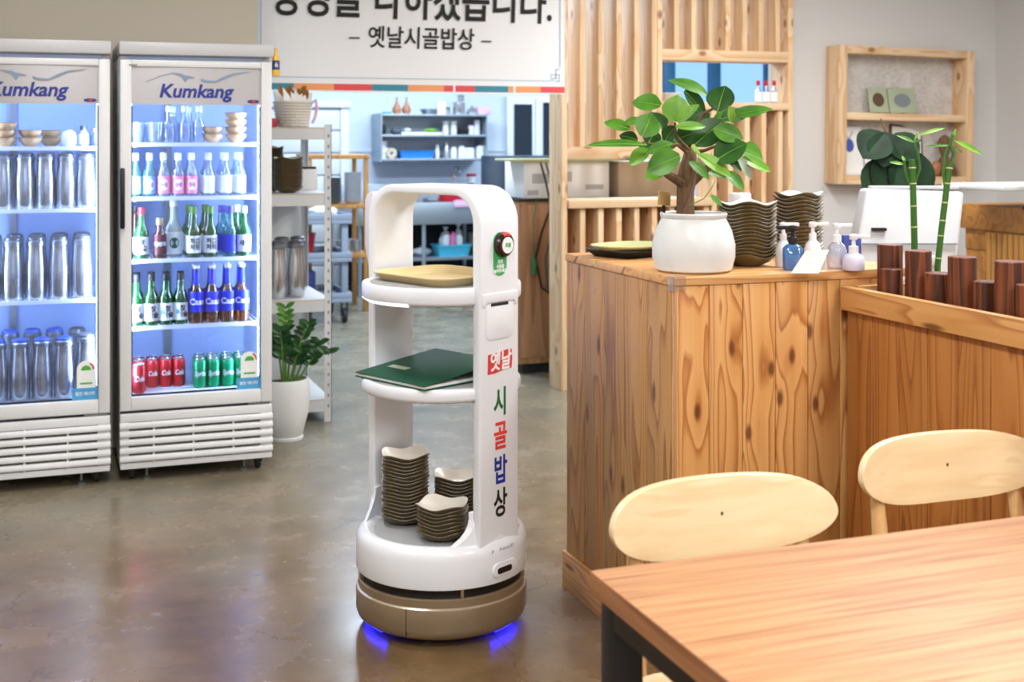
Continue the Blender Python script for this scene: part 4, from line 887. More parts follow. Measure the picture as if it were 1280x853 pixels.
t = thing('card_reader', 'black card reader leaning beside the white board', 'reader', (4.13, 4.56, 1.1015)); MB().box(-.035, .035, -.004, .03, 0, .018).box(-.012, .012, .0, .012, .01, .17).build('body', 'black', t, bevel=.003)
t = thing('pump_bottle', 'clear pump bottle lying low on the white board', 'bottle', (4.42, 4.74, 1.2105)); MB().lathe([(.001, 0), (.05, 0), (.055, .01), (.04, .045), (.015, .06), (.001, .06)], 18).build('bottle', 'plastic_clear', t, smooth=True); MB().lathe([(.012, .058), (.012, .075), (.006, .08), (.006, .105), (.001, .105)], 10).box(-.03, .0, -.006, .006, .092, .102).build('pump_head', 'pump_white', t)
t = thing('pink_toy', 'small round pink ball beside the dark red box', 'ball', (4.44, 4.6, 1.1015)); MB().ball((0, 0, .022), .022, 12).build('ball', 'pink', t, smooth=True); MB().lathe([(.001, .043), (.004, .044), (.003, .05), (.001, .05)], 8).build('tip', 'pink', t)

# wall shelf with newsprint back
BX0, BX1, BZ0, BZ1 = 4.60, 5.675, 1.135, 2.005
ws = thing('wall_shelf', 'pine box shelf on the wall lined with newsprint', 'shelf', (4.575, 6.86, 1.135)); ws.rotation_euler = (0, R(.9), 0)
W_, H_, D_ = 1.02, .86, .15
MB().box(0, .06, -D_, 0, 0, H_).build('side_board', 'pine_slat', ws, bevel=.003); MB().box(W_ - .06, W_, -D_, 0, 0, H_).build('side_board', 'pine_slat', ws, bevel=.003)
MB().box(.06, W_ - .06, -D_, 0, 0, .05).build('bottom_board', 'pine_slat_x', ws, bevel=.003); MB().box(.06, W_ - .06, -D_, 0, H_ - .05, H_).build('top_board', 'pine_slat_x', ws, bevel=.003)
MB().box(.06, W_ - .06, -D_ + .005, -.008, .40, .445).build('shelf_board', 'pine_slat_x', ws, bevel=.003)
MB().box(.06, W_ - .06, -.008, -.002, .05, H_ - .05).build('newsprint_back', 'newsprint', ws)
Tw = Matrix.Translation((4.575, 6.86, 1.135)) @ RY(.9)
def wsp(x, y, z): return Tw @ Vector((x, y, z))
for x, label, oc in ((.29, 'small pale green picture frame with dark oval, on the wall shelf', 'frame_brown'), (.47, 'wider pale green picture frame with light oval, on wall shelf', 'plate_grey')):
    wd = .13 if x < .3 else .19
    t = thing('picture_frame', label, 'frame', wsp(x + .05, -.09, .4465), R(-8)); Tq = RX(-14)
    sc2 = [(wd / 2 * (1 + .06 * math.cos(8 * R(a))) * math.cos(R(a)) * (1.25 if 1 else 1) if 0 else max(-wd / 2, min(wd / 2, wd * .72 * math.cos(R(a)) * (1 + .05 * math.cos(R(a * 10))))), .085 + max(-.082, min(.082, .115 * math.sin(R(a)) * (1 + .05 * math.cos(R(a * 10)))))) for a in range(0, 360, 10)]
    MB().prism(sc2, -.006, .006, Tq).build('frame', 'frame_green', t, bevel=.002)
    MB().prism([(wd * .3 * math.cos(R(a)), .085 + .045 * math.sin(R(a))) for a in range(0, 360, 15)], -.008, -.0062, Tq).build('picture', oc, t)
    MB().box(-.01, .01, .0, .055, 0, .004).build('strut', 'frame_brown', t)
t = thing('award_frame', 'white framed award with blue medallion in the wall shelf', 'frame', wsp(.155, -.06, .051)); Tq = RX(-8)
MB().box(-.10, .10, -.008, .008, 0, .31, Tq).build('frame', 'win_white', t, bevel=.004); MB().box(-.085, .085, -.0095, -.0085, .015, .295, Tq).build('sheet', 'paper', t)
MB().prism([(.032 * math.cos(R(a)), .19 + .042 * math.sin(R(a))) for a in range(0, 360, 18)], -.013, -.0097, Tq).build('medallion', 'medal_blue', t); MB().add([(-.035, -.011, .28), (-.028, -.011, .28), (.004, -.011, .225), (-.003, -.011, .225), (.035, -.011, .28), (.028, -.011, .28)], [(0, 1, 2, 3), (5, 4, 2, 3)], Tq).build('ribbon', 'plate_grey', t)
t = thing('certificate_frame', 'dark framed certificate leaning in the wall shelf behind bamboo', 'frame', wsp(.58, -.05, .0575), R(4)); Tq = RX(-9) @ RY(6)
MB().box(-.13, .13, -.008, .008, 0, .32, Tq).build('frame', 'frame_brown', t, bevel=.003); MB().box(-.115, .115, -.0095, -.0082, .015, .305, Tq).build('sheet', 'paper', t)
t = thing('small_card', 'small white card leaning beside the award in the wall shelf', 'card', wsp(.30, -.08, .051)); MB().box(-.045, .045, -.002, .002, 0, .13, RX(-10)).build('sheet', 'paper', t); MB().box(-.03, .03, -.0026, -.0021, .05, .09, RX(-10)).build('print', 'plate_grey', t)
t = thing('figurine', 'brown carved figurine at the end of the wall shelf', 'figurine', wsp(.86, -.07, .051)); MB().lathe([(.001, 0), (.06, 0), (.075, .04), (.05, .09), (.02, .13), (.035, .17), (.045, .21), (.03, .25), (.001, .27)], 16).build('body', 'bark', t, smooth=True); MB().ball((-.07, -.005, .05), (.04, .03, .05)).build('stone', 'gourd', t, smooth=True)

# ------------------------------------------------------------------ slatted timber screen
SY0, SY1 = 6.65, 6.84
scn = thing('slat_screen', 'pine slat screen with window hole dividing dining room and kitchen', 'screen', (0, 0, 0))
scn.location = (2.717, SY0, 0); ox = 2.717
def sl(x0, x1, z0, z1, y0=0, y1=SY1 - SY0, name='slat', m='pine_slat'): return MB().box(x0 - ox, x1 - ox, y0, y1, z0, z1).build(name, m, scn, bevel=.002)
sl(2.717, 2.752, 0, 2.42, name='post'); sl(4.185, 4.22, 0, 2.42, name='post'); sl(3.315, 3.345, 1.372, 2.42, name='post'); sl(3.665, 3.70, 0, 1.585, name='post')
sl(2.7525, 3.6645, 1.303, 1.371, y0=.005, name='beam', m='pine_slat_x'); sl(3.3455, 4.1845, 1.872, 1.936, y0=.0, name='beam', m='pine_slat_x'); sl(3.3455, 4.1845, 1.586, 1.63, y0=-.01, name='beam', m='pine_slat_x')
sl(2.7525, 3.6645, 1.025, 1.07, y0=-.02, y1=SY1 - SY0 + .05, name='ledge', m='pine_slat_x'); sl(2.7525, 4.1845, 2.36, 2.42, y0=.01, name='beam', m='pine_slat_x')
P = .1125
for k in range(5):
    x = 2.752 + (k + 1) * P - .033
    if x < 3.3: sl(x, x + .033, 1.3715, 2.3595, y0=.006)
for k in range(7):
    x = 3.345 + (k + 1) * P - .033
    if x < 4.16: sl(x, x + .033, 1.9365, 2.3595, y0=.006)
for k in range(3):
    x = 3.345 + (k + 1) * P - .033
    if x < 3.64: sl(x, x + .033, 1.3715, 1.5855, y0=.006)
for k in range(8):
    x = 2.752 + (k + 1) * P - .033
    if x < 3.64: sl(x, x + .033, .0, 1.0245, y0=.006)
for k in range(4):
    x = 3.70 + (k + 1) * P - .033
    if x < 4.16: sl(x, x + .033, .0, 1.5855, y0=.006)
MB().box(2.7525 - ox, 3.6645 - ox, .192, .202, .38, 1.02).build('back_panel', 'pine_panel', scn); MB().box(2.7525 - ox, 3.6645 - ox, .192, .202, 0.0, .379).build('back_panel', 'win_white', scn); MB().box(3.7005 - ox, 4.1845 - ox, .192, .202, 0, 1.58).build('back_panel', 'pine_panel', scn)
MB().box(2.7525 - ox, 2.80 - ox, -.001, .005, .05, .44).build('kick_panel', 'win_white', scn)
# on the screen's window ledge
t = thing('white_bowl', 'shallow white bowl on the ledge of the screen window', 'bowl', (3.43, 6.74, 1.631)); MB().lathe([(.001, .003), (.035, 0), (.04, .004), (.075, .05), (.072, .051), (.036, .012), (.001, .01)], 24).build('bowl', 'pot_white', t, smooth=True); MB().lathe([(.075, .05), (.076, .053), (.072, .0535)], 24, cap=False).build('rim', 'plate_white', t)
bp_ = bottle('dressing_bottle', .135, .021, 'clear_glass', 'cap_red', 'label_white', None, neck=.4, nr=.01, lz=(.05, .5))
for x in (4.02, 4.075, 4.13): bp_.at((x, 6.72, 1.631), 0, 'small clear bottle with red cap on the screen window ledge', 'red-capped bottles on the screen ledge')

# ------------------------------------------------------------------ banner over the kitchen opening
BN0, BN1, BZb, BZt = 1.016, 2.705, 1.662, 2.40; BW = BN1 - BN0
bn = thing('banner', 'white cloth banner with Korean brush lettering over kitchen opening', 'banner', (BN0, 6.58, BZb))
n = 40; vs = []; fs = []
def bw(x): return .003 * math.sin(x * 7) + .002 * math.sin(x * 19)
for i in range(n + 1):
    x = BW * i / n
    for j in range(7): z = (BZt - BZb) * j / 6; vs.append((x, bw(x) * (1 - j / 6), z + (.004 * math.sin(x * 9) if j == 0 else 0)))
for i in range(n):
    for j in range(6): a = i * 7 + j; fs.append((a, a + 7, a + 8, a + 1))
mb = MB().add(vs, fs); o = len(mb.v); mb.add([(x, y + .002, z) for x, y, z in vs], [f[::-1] for f in fs])
mb.build('cloth', 'banner_white', bn, smooth=True)
MB().box(-.02, BW + .02, -.006, .010, BZt - BZb, BZt - BZb + .02).build('hanging_rod', 'win_white', bn)
for x in (.15, BW - .15): MB().box(x - .02, x + .02, -.004, .0795, BZt - BZb + .0205, BZt - BZb + .06).build('bracket', 'win_white', bn)
TEAL, OR, RD = 'stripe_teal', 'stripe_orange', 'stripe_red'
for px0, px1, m in ((322, 364, TEAL), (364, 412, OR), (412, 458, RD), (458, 503, TEAL), (503, 549, OR), (549, 561, RD), (564, 589, RD), (589, 633, TEAL), (633, 640, OR), (643, 676, OR), (676, 709, RD)):
    x0 = (px0 - 322) / 387 * BW; x1 = (px1 - 322) / 387 * BW; k = 4; q = MB(); vv = []
    for i in range(k + 1):
        x = x0 + (x1 - x0) * i / k; y = bw(x) * .97 - .0012
        vv += [(x, y, .008), (x, y, .042), (x, y + .0008, .008), (x, y + .0008, .042)]
    ff = []
    for i in range(k): a = i * 4; ff += [(a, a + 4, a + 5, a + 1), (a + 2, a + 3, a + 7, a + 6), (a, a + 2, a + 6, a + 4), (a + 1, a + 5, a + 7, a + 3)]
    q.add(vv, ff).build('stripe', m, bn)
q = MB(); vv = []; k = 40
for i in range(k + 1):
    x = .01 + (BW - .10) * i / k; y = bw(x) * .9 - .0014; vv += [(x, y, .072), (x, y, .0755)]
q.add(vv, [(i * 2, i * 2 + 2, i * 2 + 3, i * 2 + 1) for i in range(k)]); q.build('border_line', 'line_blue', bn)
q = MB(); y = -.0065
for x0, x1, z0, z1 in ((.012, .0155, .08, .70), (BW - .03, BW - .0265, .15, .70), (BW - .085, BW - .0815, .072, .11), (BW - .085, BW - .03, .107, .110), (BW - .055, BW - .0515, .085, .14), (BW - .055, BW - .03, .137, .140), (BW - .072, BW - .045, .088, .091), (BW - .072, BW - .0685, .072, .091), (BW - .035, BW - .0315, .072, .11), (BW - .06, BW - .03, .072, .0755)):
    q.box(x0, x1, y, y + .0006, z0, z1)
q.build('corner_fret', 'line_blue', bn)
def brush(body, size, m, x, z, bold, sp, sx): text(body, size, m, bn, T_(x, -.0055, z), bold=bold, space=sp, sx=sx, shear=.04)
brush('정성을 다하겠습니다.', .225, 'ink', BW * .495, .478, .0045, 1, .79)
brush('옛날시골밥상', .125, 'ink', BW * .512, .283, .0016, 1, .86)
for x in (.279, .711): MB().box(BW * x, BW * x + .057, -.0059, -.0051, .279, .287).build('dash', 'ink', bn)

# ------------------------------------------------------------------ white steel rack with its contents
RX0, RX1, RY0, RY1 = .60, 1.345, 6.34, 6.98
rk = thing('storage_rack', 'white perforated steel shelf rack beside the drinks fridge', 'rack', (RX0, RY0, 0))
rw, rdp = RX1 - RX0, RY1 - RY0
for x in (0, rw):
    for y in (0, rdp):
        u = MB(); sx = 1 if x == 0 else -1; sy = 1 if y == 0 else -1
        u.box(min(x, x + sx * .036), max(x, x + sx * .036), min(y, y + sy * .003), max(y, y + sy * .003), 0, 1.49).box(min(x, x + sx * .003), max(x, x + sx * .003), min(y, y + sy * .036), max(y, y + sy * .036), 0, 1.49)
        up = u.build('upright', 'white_plastic', rk)
        if y == 0 and x > 0:
            s = MB()
            for k in range(27): z = .08 + k * .052; s.prism([(x - .022, z), (x - .016, z - .012), (x - .010, z), (x - .013, z + .008), (x - .019, z + .008)], -.0006, .0001)
            s.build('slot_holes', 'plate_grey', up)['kind'] = 'stuff'
for z in (.115, .615, 1.145, 1.475):
    s = MB().box(.004, rw - .004, .004, rdp - .004, z - .012, z); s.build('shelf', 'carton' if z > 2 else 'white_plastic', rk)
    MB().box(.037, rw - .037, .001, .0035, z - .062, z - .0005).build('beam', 'white_plastic', rk); MB().box(rw - .0035, rw - .001, .037, rdp - .037, z - .062, z - .0005).build('beam', 'white_plastic', rk)
    MB().box(.037, rw - .037, -.0003, .0007, z - .006, z - .001).build('edge_strip', 'carton', rk)
def rkp(px, v, z):
    t_ = (px - 640) / 1600; return (v * (math.sin(A) + math.cos(A) * t_) / (math.cos(A) - math.sin(A) * t_), v, z)
bowl_stack(*rkp(360, 6.44, 1.146), 15, R(10), 'in the low stack on the white rack', 'low bowl stack on the white rack', 1.0, .0105)
bowl_stack(*rkp(336, 6.63, 1.146), 20, R(15), 'in the tall stack on the white rack', 'tall bowl stack on the white rack', 1.0, .0105)
for px, v in ((346, 6.46), (369, 6.50), (352, 6.72), (372, 6.76)):
    pt.at(rkp(px, v, .616), .2, 'large steel pitcher standing on the white rack', 'pitchers on the white rack', (1.14,) * 3)
t = thing('white_carton', 'small white carton with dark lid on the white rack', 'box', rkp(384, 6.80, 1.146)); MB().box(-.045, .045, -.05, .05, 0, .11).build('box', 'paper', t, bevel=.002); MB().box(-.04, .04, -.04, .04, .1105, .122).build('lid', 'matte_black', t)
# wicker basket with tissue and dried flowers
bk = thing('wicker_basket', 'white wicker basket with tissue, dried flowers and pink ribbon on rack', 'basket', rkp(366, 6.50, 1.476))
for k in range(9):
    z = .004 + k * .0145; r = .075 + .017 * k / 8; n = 24; vs = []
    MB().tube([((r + (.003 if (i + k) % 2 else -.003)) * math.cos(2 * math.pi * i / n), (r + (.003 if (i + k) % 2 else -.003)) * math.sin(2 * math.pi * i / n), z + .006) for i in range(n + 1)], .0075, 6).build('wicker_row', 'wicker', bk, smooth=True)
MB().lathe([(.001, .001), (.072, .001), (.086, .125)], 20, cap=False).build('liner', 'wicker', bk)
rr = random.Random(11)
for k in range(7):
    a = k * .9; x, y = .05 * math.cos(a), .05 * math.sin(a)
    MB().add([(x - .04, y, .10), (x + .04, y - .01, .10), (x + .055, y + .015, .17 + rr.uniform(0, .03)), (x, y + rr.uniform(-.02, .02), .145), (x - .05, y, .175 + rr.uniform(0, .03))], [(0, 1, 3), (1, 2, 3), (0, 3, 4)]).build('tissue', 'paper', bk)
for k in range(9):
    a = rr.uniform(-.6, 3.6); x, y = .05 * math.cos(a) + .01, .045 * math.sin(a)
    leaf(bk, Vector((x, y, .13)), Vector((x + rr.uniform(-.03, .05), y + rr.uniform(-.02, .02), .185 + rr.uniform(0, .035))), .04, 'dry_leaf')
MB().tube([(.088, -.03, .12), (.112, -.03, .14), (.118, -.03, .10), (.108, -.03, .05), (.095, -.03, .02)], .009, 6).build('ribbon', 'pale_pink', bk, smooth=True)
o = MB().box(-.05, .05, -.05, .05, 0, .045).build('red_box', 'red', None, bevel=.003); o.location = rkp(332, 6.50, 1.476); tag(o, 'small orange-red box beside the wicker basket', 'box')
o = MB().box(-.46, .18, 0, .03, .003, 1.12).build('partition_board', 'white_plastic', None, bevel=.004); o.location = (1.18, 7.02, 0); tag(o, 'plain white board standing behind the white rack', 'board')

# zz plant in a tall white pot
zp = thing('potted_zz_plant', 'glossy dark green plant in tall white pot beside the fridge', 'plant', (1.065, 6.06, 0))
MB().lathe([(.001, 0), (.082, 0), (.084, .012), (.076, .016), (.080, .02), (.106, .12), (.115, .20), (.113, .265), (.107, .285), (.100, .285), (.101, .26), (.001, .258)], 32).build('pot', 'pot_white', zp, smooth=True)
MB().lathe([(.1, .262), (.001, .266)], 20, cap=False).build('soil', 'soil', zp)
zl = leaf_mesh(.055, .032, .1, .25, 'leaf_zz', 5)
zl2 = leaf_mesh(.055, .032, .1, .25, 'leaf', 5)
ZB = Vector((1.065, 6.06, 0))
for px, py, dd, br in ((357, 385, -.03, 1), (386, 405, .0, 0), (412, 440, -.02, 0), (342, 420, .02, 0), (400, 428, .04, 0), (366, 432, .05, 0), (350, 412, -.05, 0), (378, 440, -.06, 0)):
    tip = at(px, py, 6.06 + dd) - ZB; b0 = Vector((tip.x * .25, tip.y * .25, .26)); mid = b0.lerp(tip, .55) + Vector((0, 0, .05))
    st = MB().tube([b0, b0.lerp(mid, .6) + Vector((0, 0, .01)), mid, tip], [.006, .005, .0045, .002], 6).build('stem', 'stem_green', zp, smooth=True)
    for k in range(7):
        q = .42 + .58 * k / 6; p = (b0.lerp(mid, q / .6) if q < .6 else mid.lerp(tip, (q - .6) / .4))
        for s in (-1, 1):
            o = put('leaf', zl2 if br and k > 2 else zl, st); d = (Vector((s * .8 * math.cos(A), -s * .8 * math.sin(A), 0)) + Vector((rr.uniform(-.3, .3), rr.uniform(-.6, .2), .45))).normalized()
            f = Vector((-.3 + rr.uniform(-.3, .3), -.8, .5)); z = (f - d * f.dot(d)).normalized(); mt = Matrix((d, z.cross(d), z)).transposed().to_4x4(); mt.translation = p; o.matrix_local = mt

# ------------------------------------------------------------------ kitchen behind
# brown cabinet with carton, board and cords
cb_ = thing('kitchen_cabinet', 'brown plywood kitchen cabinet behind the screen post', 'cabinet', (2.665, 7.2, 0))
MB().box(0, .95, 0, .55, .06, 1.04).build('body', 'cabinet_ply', cb_, bevel=.004); MB().box(.03, .92, .03, .52, .0, .06).build('base', 'rubber', cb_); 
MB().box(.01, .46, -.015, -.0005, .10, 1.02).build('door', 'cabinet_ply', cb_, bevel=.003); MB().box(.48, .94, -.015, -.0005, .10, 1.02).build('door', 'cabinet_ply', cb_, bevel=.003); MB().box(-.01, .96, -.02, .56, 1.0405, 1.052).build('top', 'matte_black', cb_)
t = thing('appliance_carton', 'white printed cardboard carton lying on the brown cabinet', 'box', (2.715, 7.24, 1.0535)); MB().box(0, .56, 0, .35, 0, .225).build('carton', 'paper', t, bevel=.003)
MB().box(.05, .19, -.0008, -.0001, .09, .15).build('print', 'txt_grey', t); MB().box(.28, .31, -.0008, -.0001, .10, .16).build('print', 'txt_grey', t); MB().box(.02, .09, -.0008, -.0001, .02, .05).build('print', 'txt_grey', t); MB().box(.40, .52, -.0008, -.0001, .05, .08).build('print', 'txt_grey', t)
o = MB().box(0, .75, 0, .30, 0, .014).build('thin_board', 'tray_olive', None, bevel=.003); o.location = (2.615, 7.2, 1.2792); tag(o, 'thin olive board lying across the white carton', 'board')
for i, (dx, m) in enumerate(((.0, 'cord_black'), (.03, 'cord_grey'))):
    o = MB().tube([(2.80 + dx, 7.19 - i * .01, 1.272), (2.83 + dx, 7.175 - i * .01, 1.15), (2.86 + dx, 7.172 - i * .01, 1.0), (2.80 + dx * 2, 7.172 - i * .01, .85), (2.76 + dx * 2, 7.172 - i * .01, .7), (2.80 + dx, 7.172 - i * .01, .52), (2.90 + dx, 7.172 - i * .01, .45)], .006, 6).build('power_cord', m, None, smooth=True)
    tag(o, ('black' if i == 0 else 'grey') + ' power cord hanging down the brown cabinet front', 'cord')
o = MB().tube([(0, 0, 0), (.004, -.002, .06), (-.002, 0, .14), (0, 0, .3), (.02, 0, .46)], [.016, .018, .004, .003, .003], 8).build('green_plug', 'tag_green', None, smooth=True); o.location = (2.745, 7.166, .60); tag(o, 'green plug dangling on a thin cord beside the cabinet', 'plug')
df = thing('dark_refrigerator', 'tall dark navy refrigerator at the back of the kitchen', 'fridge', (3.40, 9.4, 0))
MB().box(0, 1.15, 0, .7, .03, 1.27).build('body', 'dark_navy', df, bevel=.006); MB().box(.02, .50, -.03, -.001, .06, 1.25).build('door', 'dark_navy', df, bevel=.01); MB().box(.52, 1.13, -.03, -.001, .06, 1.25).build('door', 'dark_navy', df, bevel=.01); MB().box(.46, .48, -.06, -.031, .5, 1.0).build('handle', 'steel_dark', df); MB().box(.02, 1.13, .02, .68, 0, .03).build('base', 'black', df)
o = MB().box(0, .5, 0, .3, 0, .22).build('cardboard_box', 'carton', None, bevel=.003); o.location = (3.33, 7.22, 1.0535); tag(o, 'plain tan cardboard box on the cabinet behind the ficus', 'box')
# steel wall shelf
WSX, WSY = 2.93, 11.62
wsf = thing('steel_wall_shelf', 'stainless steel wall shelf with kitchen ware on the kitchen wall', 'shelf', (WSX, WSY, 1.20)); SW = 1.05; SD = .36
for z in (0, .225, .42): MB().box(.012, SW - .012, 0, SD, z, z + .02).build('shelf_board', 'steel_brushed', wsf, bevel=.002)
for x in (0, SW - .012): MB().box(x, x + .012, -.002, SD, -.01, .445).build('side_panel', 'steel_brushed', wsf)
MB().box(.012, SW - .012, SD - .01, SD, .02, .42).build('back_panel', 'steel_brushed', wsf)
def kp(px, z, y=.12): # on the wall shelf
    t_ = (px - 640) / 1600; v = WSY + y; return (v * (math.sin(A) + math.cos(A) * t_) / (math.cos(A) - math.sin(A) * t_), v, z)
Z1, Z2, Z3 = 1.2205, 1.4455, 1.6405
def lz(name, prof, m, loc, label, cat, group=None, n=18):
    t = thing(name, label, cat, loc, 0, group); 
    for k, (p_, mm) in enumerate(zip(prof, m)): MB().lathe(p_, n).build(['body', 'lid', 'trim'][k], mm, t, smooth=True)
    return t
for px in (496, 508): lz('gourd_bottle', [[(.001, 0), (.03, 0), (.043, .03), (.041, .055), (.02, .095), (.009, .12), (.008, .155), (.001, .155)], [(.0085, .15), (.013, .154), (.013, .158), (.001, .158)]], ['gourd', 'bowl_brown'], kp(px, Z3), 'brown long-necked gourd bottle on top of the steel shelf', 'bottle', 'gourd bottles')
o = MB().box(-.04, .04, -.03, .03, 0, .02).build('blue_sponge', 'blue_tray', None, bevel=.004); o.location = kp(484, Z3); tag(o, 'small blue sponge on top of the steel shelf', 'sponge')
lz('steel_pan', [[(.001, 0), (.06, 0), (.085, .045), (.082, .047), (.058, .005), (.001, .004)], [(.083, .045), (.088, .049), (.08, .05)]], ['steel_dark', 'steel'], kp(536, Z3), 'wide steel pan on top of the steel shelf', 'pan')
o = MB().box(-.04, .04, -.03, .03, 0, .12).build('white_carton', 'paper', None, bevel=.002); o.location = kp(551, Z3); tag(o, 'white carton beside the steel pots on the shelf top', 'box')
lz('stock_pot', [[(.001, 0), (.058, 0), (.06, .004), (.06, .105), (.001, .105)], [(.062, .106), (.06, .112), (.02, .12), (.001, .122)]], ['steel', 'steel_dark'], kp(573.5, Z3), 'tall steel stock pot with lid on the shelf top', 'pot')
lz('steel_cup', [[(.001, 0), (.03, 0), (.033, .055), (.001, .056)], [(.033, .056), (.034, .062), (.001, .063)]], ['steel', 'matte_black'], (kp(576, 0)[0], kp(576, 0)[1], Z3 + .123), 'steel cup with black lid on top of stock pot', 'cup')
lz('steel_kettle', [[(.001, 0), (.05, 0), (.058, .02), (.045, .05), (.02, .065), (.001, .068)], [(.006, .067), (.008, .08), (.001, .085)]], ['steel', 'rubber'], kp(590, Z3), 'squat steel kettle on the shelf top', 'kettle')
lz('spice_jar', [[(.001, 0), (.024, 0), (.024, .05), (.001, .05)], [(.025, .05), (.025, .066), (.001, .067)]], ['steel', 'matte_black'], kp(559.5, Z3), 'short jar with black lid on the shelf top', 'jar')
o = MB().box(-.065, .065, -.05, .05, 0, .075).build('lilac_box', 'pale_pink', None, bevel=.004); o.location = kp(604, Z3); tag(o, 'pale lilac box at the end of the shelf top', 'box')
rs_ = random.Random(4)
for px, z, wx, h, m, lab in ((479, Z2, .05, .10, 'slot_dark', 'dark appliance part at the end of middle shelf'), (495, Z2, .10, .07, 'cord_grey', 'heap of grey cloth on the middle steel shelf'), (509, Z2 + .0245, .06, .04, 'plate_white', 'white folded cloth on the middle steel shelf'), (538, Z2 + .026, .12, .035, 'leaf_bright', 'lime green packet on the middle steel shelf')):
    t = thing('folded_cloth' if 'cloth' in lab else 'kitchen_packet', lab, 'cloth' if 'cloth' in lab else 'packet', kp(px, z, .1)); b = MB(); b.ball((0, 0, h * .5), (wx * .6, .06, h * .5), 8); b.v = [(x, y, max(0, zz)) for x, y, zz in b.v]; b.build('body', m, t, smooth=True); MB().box(-wx * .3, wx * .3, -.064, -.058, h * .3, h * .38).build('fold', m, t)
o = MB().box(-.2, .2, -.08, .08, 0, .024).build('white_tray', 'plate_white', None, bevel=.006); o.location = kp(525, Z2); tag(o, 'long low white tray on the middle steel shelf', 'tray')
cp = thing('white_cup_stack', 'x', 'cup'); MB().lathe([(.001, 0), (.026, 0), (.033, .045), (.031, .046), (.025, .004), (.001, .004)], 16).build('body', 'pot_white', cp, smooth=True); MB().lathe([(.022, 0), (.022, .004)], 16, cap=False).build('foot', 'plate_white', cp)
cp.name = 'white_cup'; cp = Repeat(cp)
for px in (557, 567):
    for k in range(3): cp.at((kp(px, 0)[0], kp(px, 0)[1], Z2 + k * .042), 0, 'white cup stacked on the middle steel shelf', 'white cups on the steel shelf')
lz('dark_pot', [[(.001, 0), (.05, 0), (.055, .05), (.001, .05)], [(.055, .05), (.05, .058), (.008, .062), (.008, .072), (.001, .073)]], ['black', 'rubber'], kp(579, Z2), 'small black lidded pot on the middle steel shelf', 'pot')
for px, h in ((589, .08), (596, .13)): lz('white_canister', [[(.001, 0), (.03, 0), (.03, h), (.001, h)], [(.031, h), (.03, h + .012), (.001, h + .013)]], ['plate_white', 'pale_pink'], kp(px, Z2), ('tall' if h > .1 else 'short') + ' white canister at the end of middle steel shelf', 'canister')
lz('white_dish', [[(.001, 0), (.03, 0), (.06, .03), (.058, .032), (.028, .004), (.001, .004)], [(.058, .03), (.062, .033), (.057, .034)]], ['plate_white', 'plate_white'], kp(604, Z2, .2), 'small white dish at the end of middle shelf', 'dish')
t = thing('blue_tray', 'long bright blue tray on the bottom of steel wall shelf', 'tray', kp(519, Z1)); tray_mesh(.36, .2, .02, .07, .004).build('tray', 'blue_tray', t, smooth=True)
for k, (px, z) in enumerate(((478, 0), (479, .055), (478, .11))): lz('white_container', [[(.001, 0), (.04, 0), (.045, .04), (.001, .04)], [(.047, .04), (.047, .05), (.001, .051)]], ['plate_white', 'pot_white'], (kp(px, 0)[0], kp(px, 0)[1], Z1 + z), 'white round container stacked at the shelf end', 'container', 'stacked white containers')
t = thing('tape_roll', 'tan roll of tape standing beside the blue tray', 'tape', kp(489, Z1, .08)); MB().lathe([(.022, -.025), (.05, -.025), (.05, .025), (.022, .025), (.022, -.025)], 20, T_(0, 0, .051) @ RX(90), cap=False).build('roll', 'carton', t, smooth=True); MB().lathe([(.020, -.026), (.023, -.026), (.023, .026), (.020, .026), (.020, -.026)], 20, T_(0, 0, .051) @ RX(90), cap=False).build('core', 'paper', t)
for px, r, h, m, lab in ((546.5, .02, .13, 'pot_white', 'slim white bottle beside the blue tray'), (558, .03, .15, 'steel', 'tall shiny steel canister on the bottom steel shelf'), (567, .03, .11, 'plate_white', 'pale canister beside the steel canister'), (577, .035, .12, 'pot_white', 'white tub with cream lid on the bottom steel shelf'), (587, .05, .10, 'plate_white', 'wide white tub on the bottom steel shelf'), (600, .045, .12, 'plate_white', 'pale blue-white tub at the bottom shelf end')):
    lz('canister', [[(.001, 0), (r, 0), (r, h * .85), (r * .8, h * .93), (.001, h * .93)], [(r * .82, h * .92), (r * .82, h), (.001, h + .001)]], [m, 'plate_white' if m != 'steel' else 'steel'], kp(px, Z1, .12 if r < .05 else .1), lab, 'canister')
# sink bench
sk = thing('sink_bench', 'stainless steel sink bench with lower shelf against the kitchen wall', 'sink', (2.60, 11.15, 0)); SK = 1.75
MB().box(0, SK, 0, .025, .63, .83).box(0, SK, .67, .70, .63, .98).box(0, .025, .025, .67, .63, .83).box(SK - .025, SK, .025, .67, .63, .83).box(.025, SK - .025, .025, .67, .63, .65).box(.50, .53, .025, .67, .65, .82).build('basin', 'steel_brushed', sk, bevel=.005)
MB().box(.02, SK - .02, .03, .66, .30, .325).build('lower_shelf', 'steel_brushed', sk)
for x in (.03, .62, 1.2, SK - .03):
    for y in (.04, .64): MB().tube([(x, y, 0), (x, y, .63)], .019, 10).build('leg', 'steel_brushed', sk)
MB().box(0, SK, .702, .712, .02, .62).build('back_sheet', 'slot_dark', sk)
MB().tube([(1.1, .64, .98), (1.1, .64, 1.08), (1.1, .6, 1.13), (1.1, .5, 1.13), (1.1, .46, 1.09)], .014, 8).build('faucet', 'chrome', sk, smooth=True)
def sp_(px, z, y=.2):
    t_ = (px - 640) / 1600; v = 11.15 + y; return (v * (math.sin(A) + math.cos(A) * t_) / (math.cos(A) - math.sin(A) * t_), v, z)
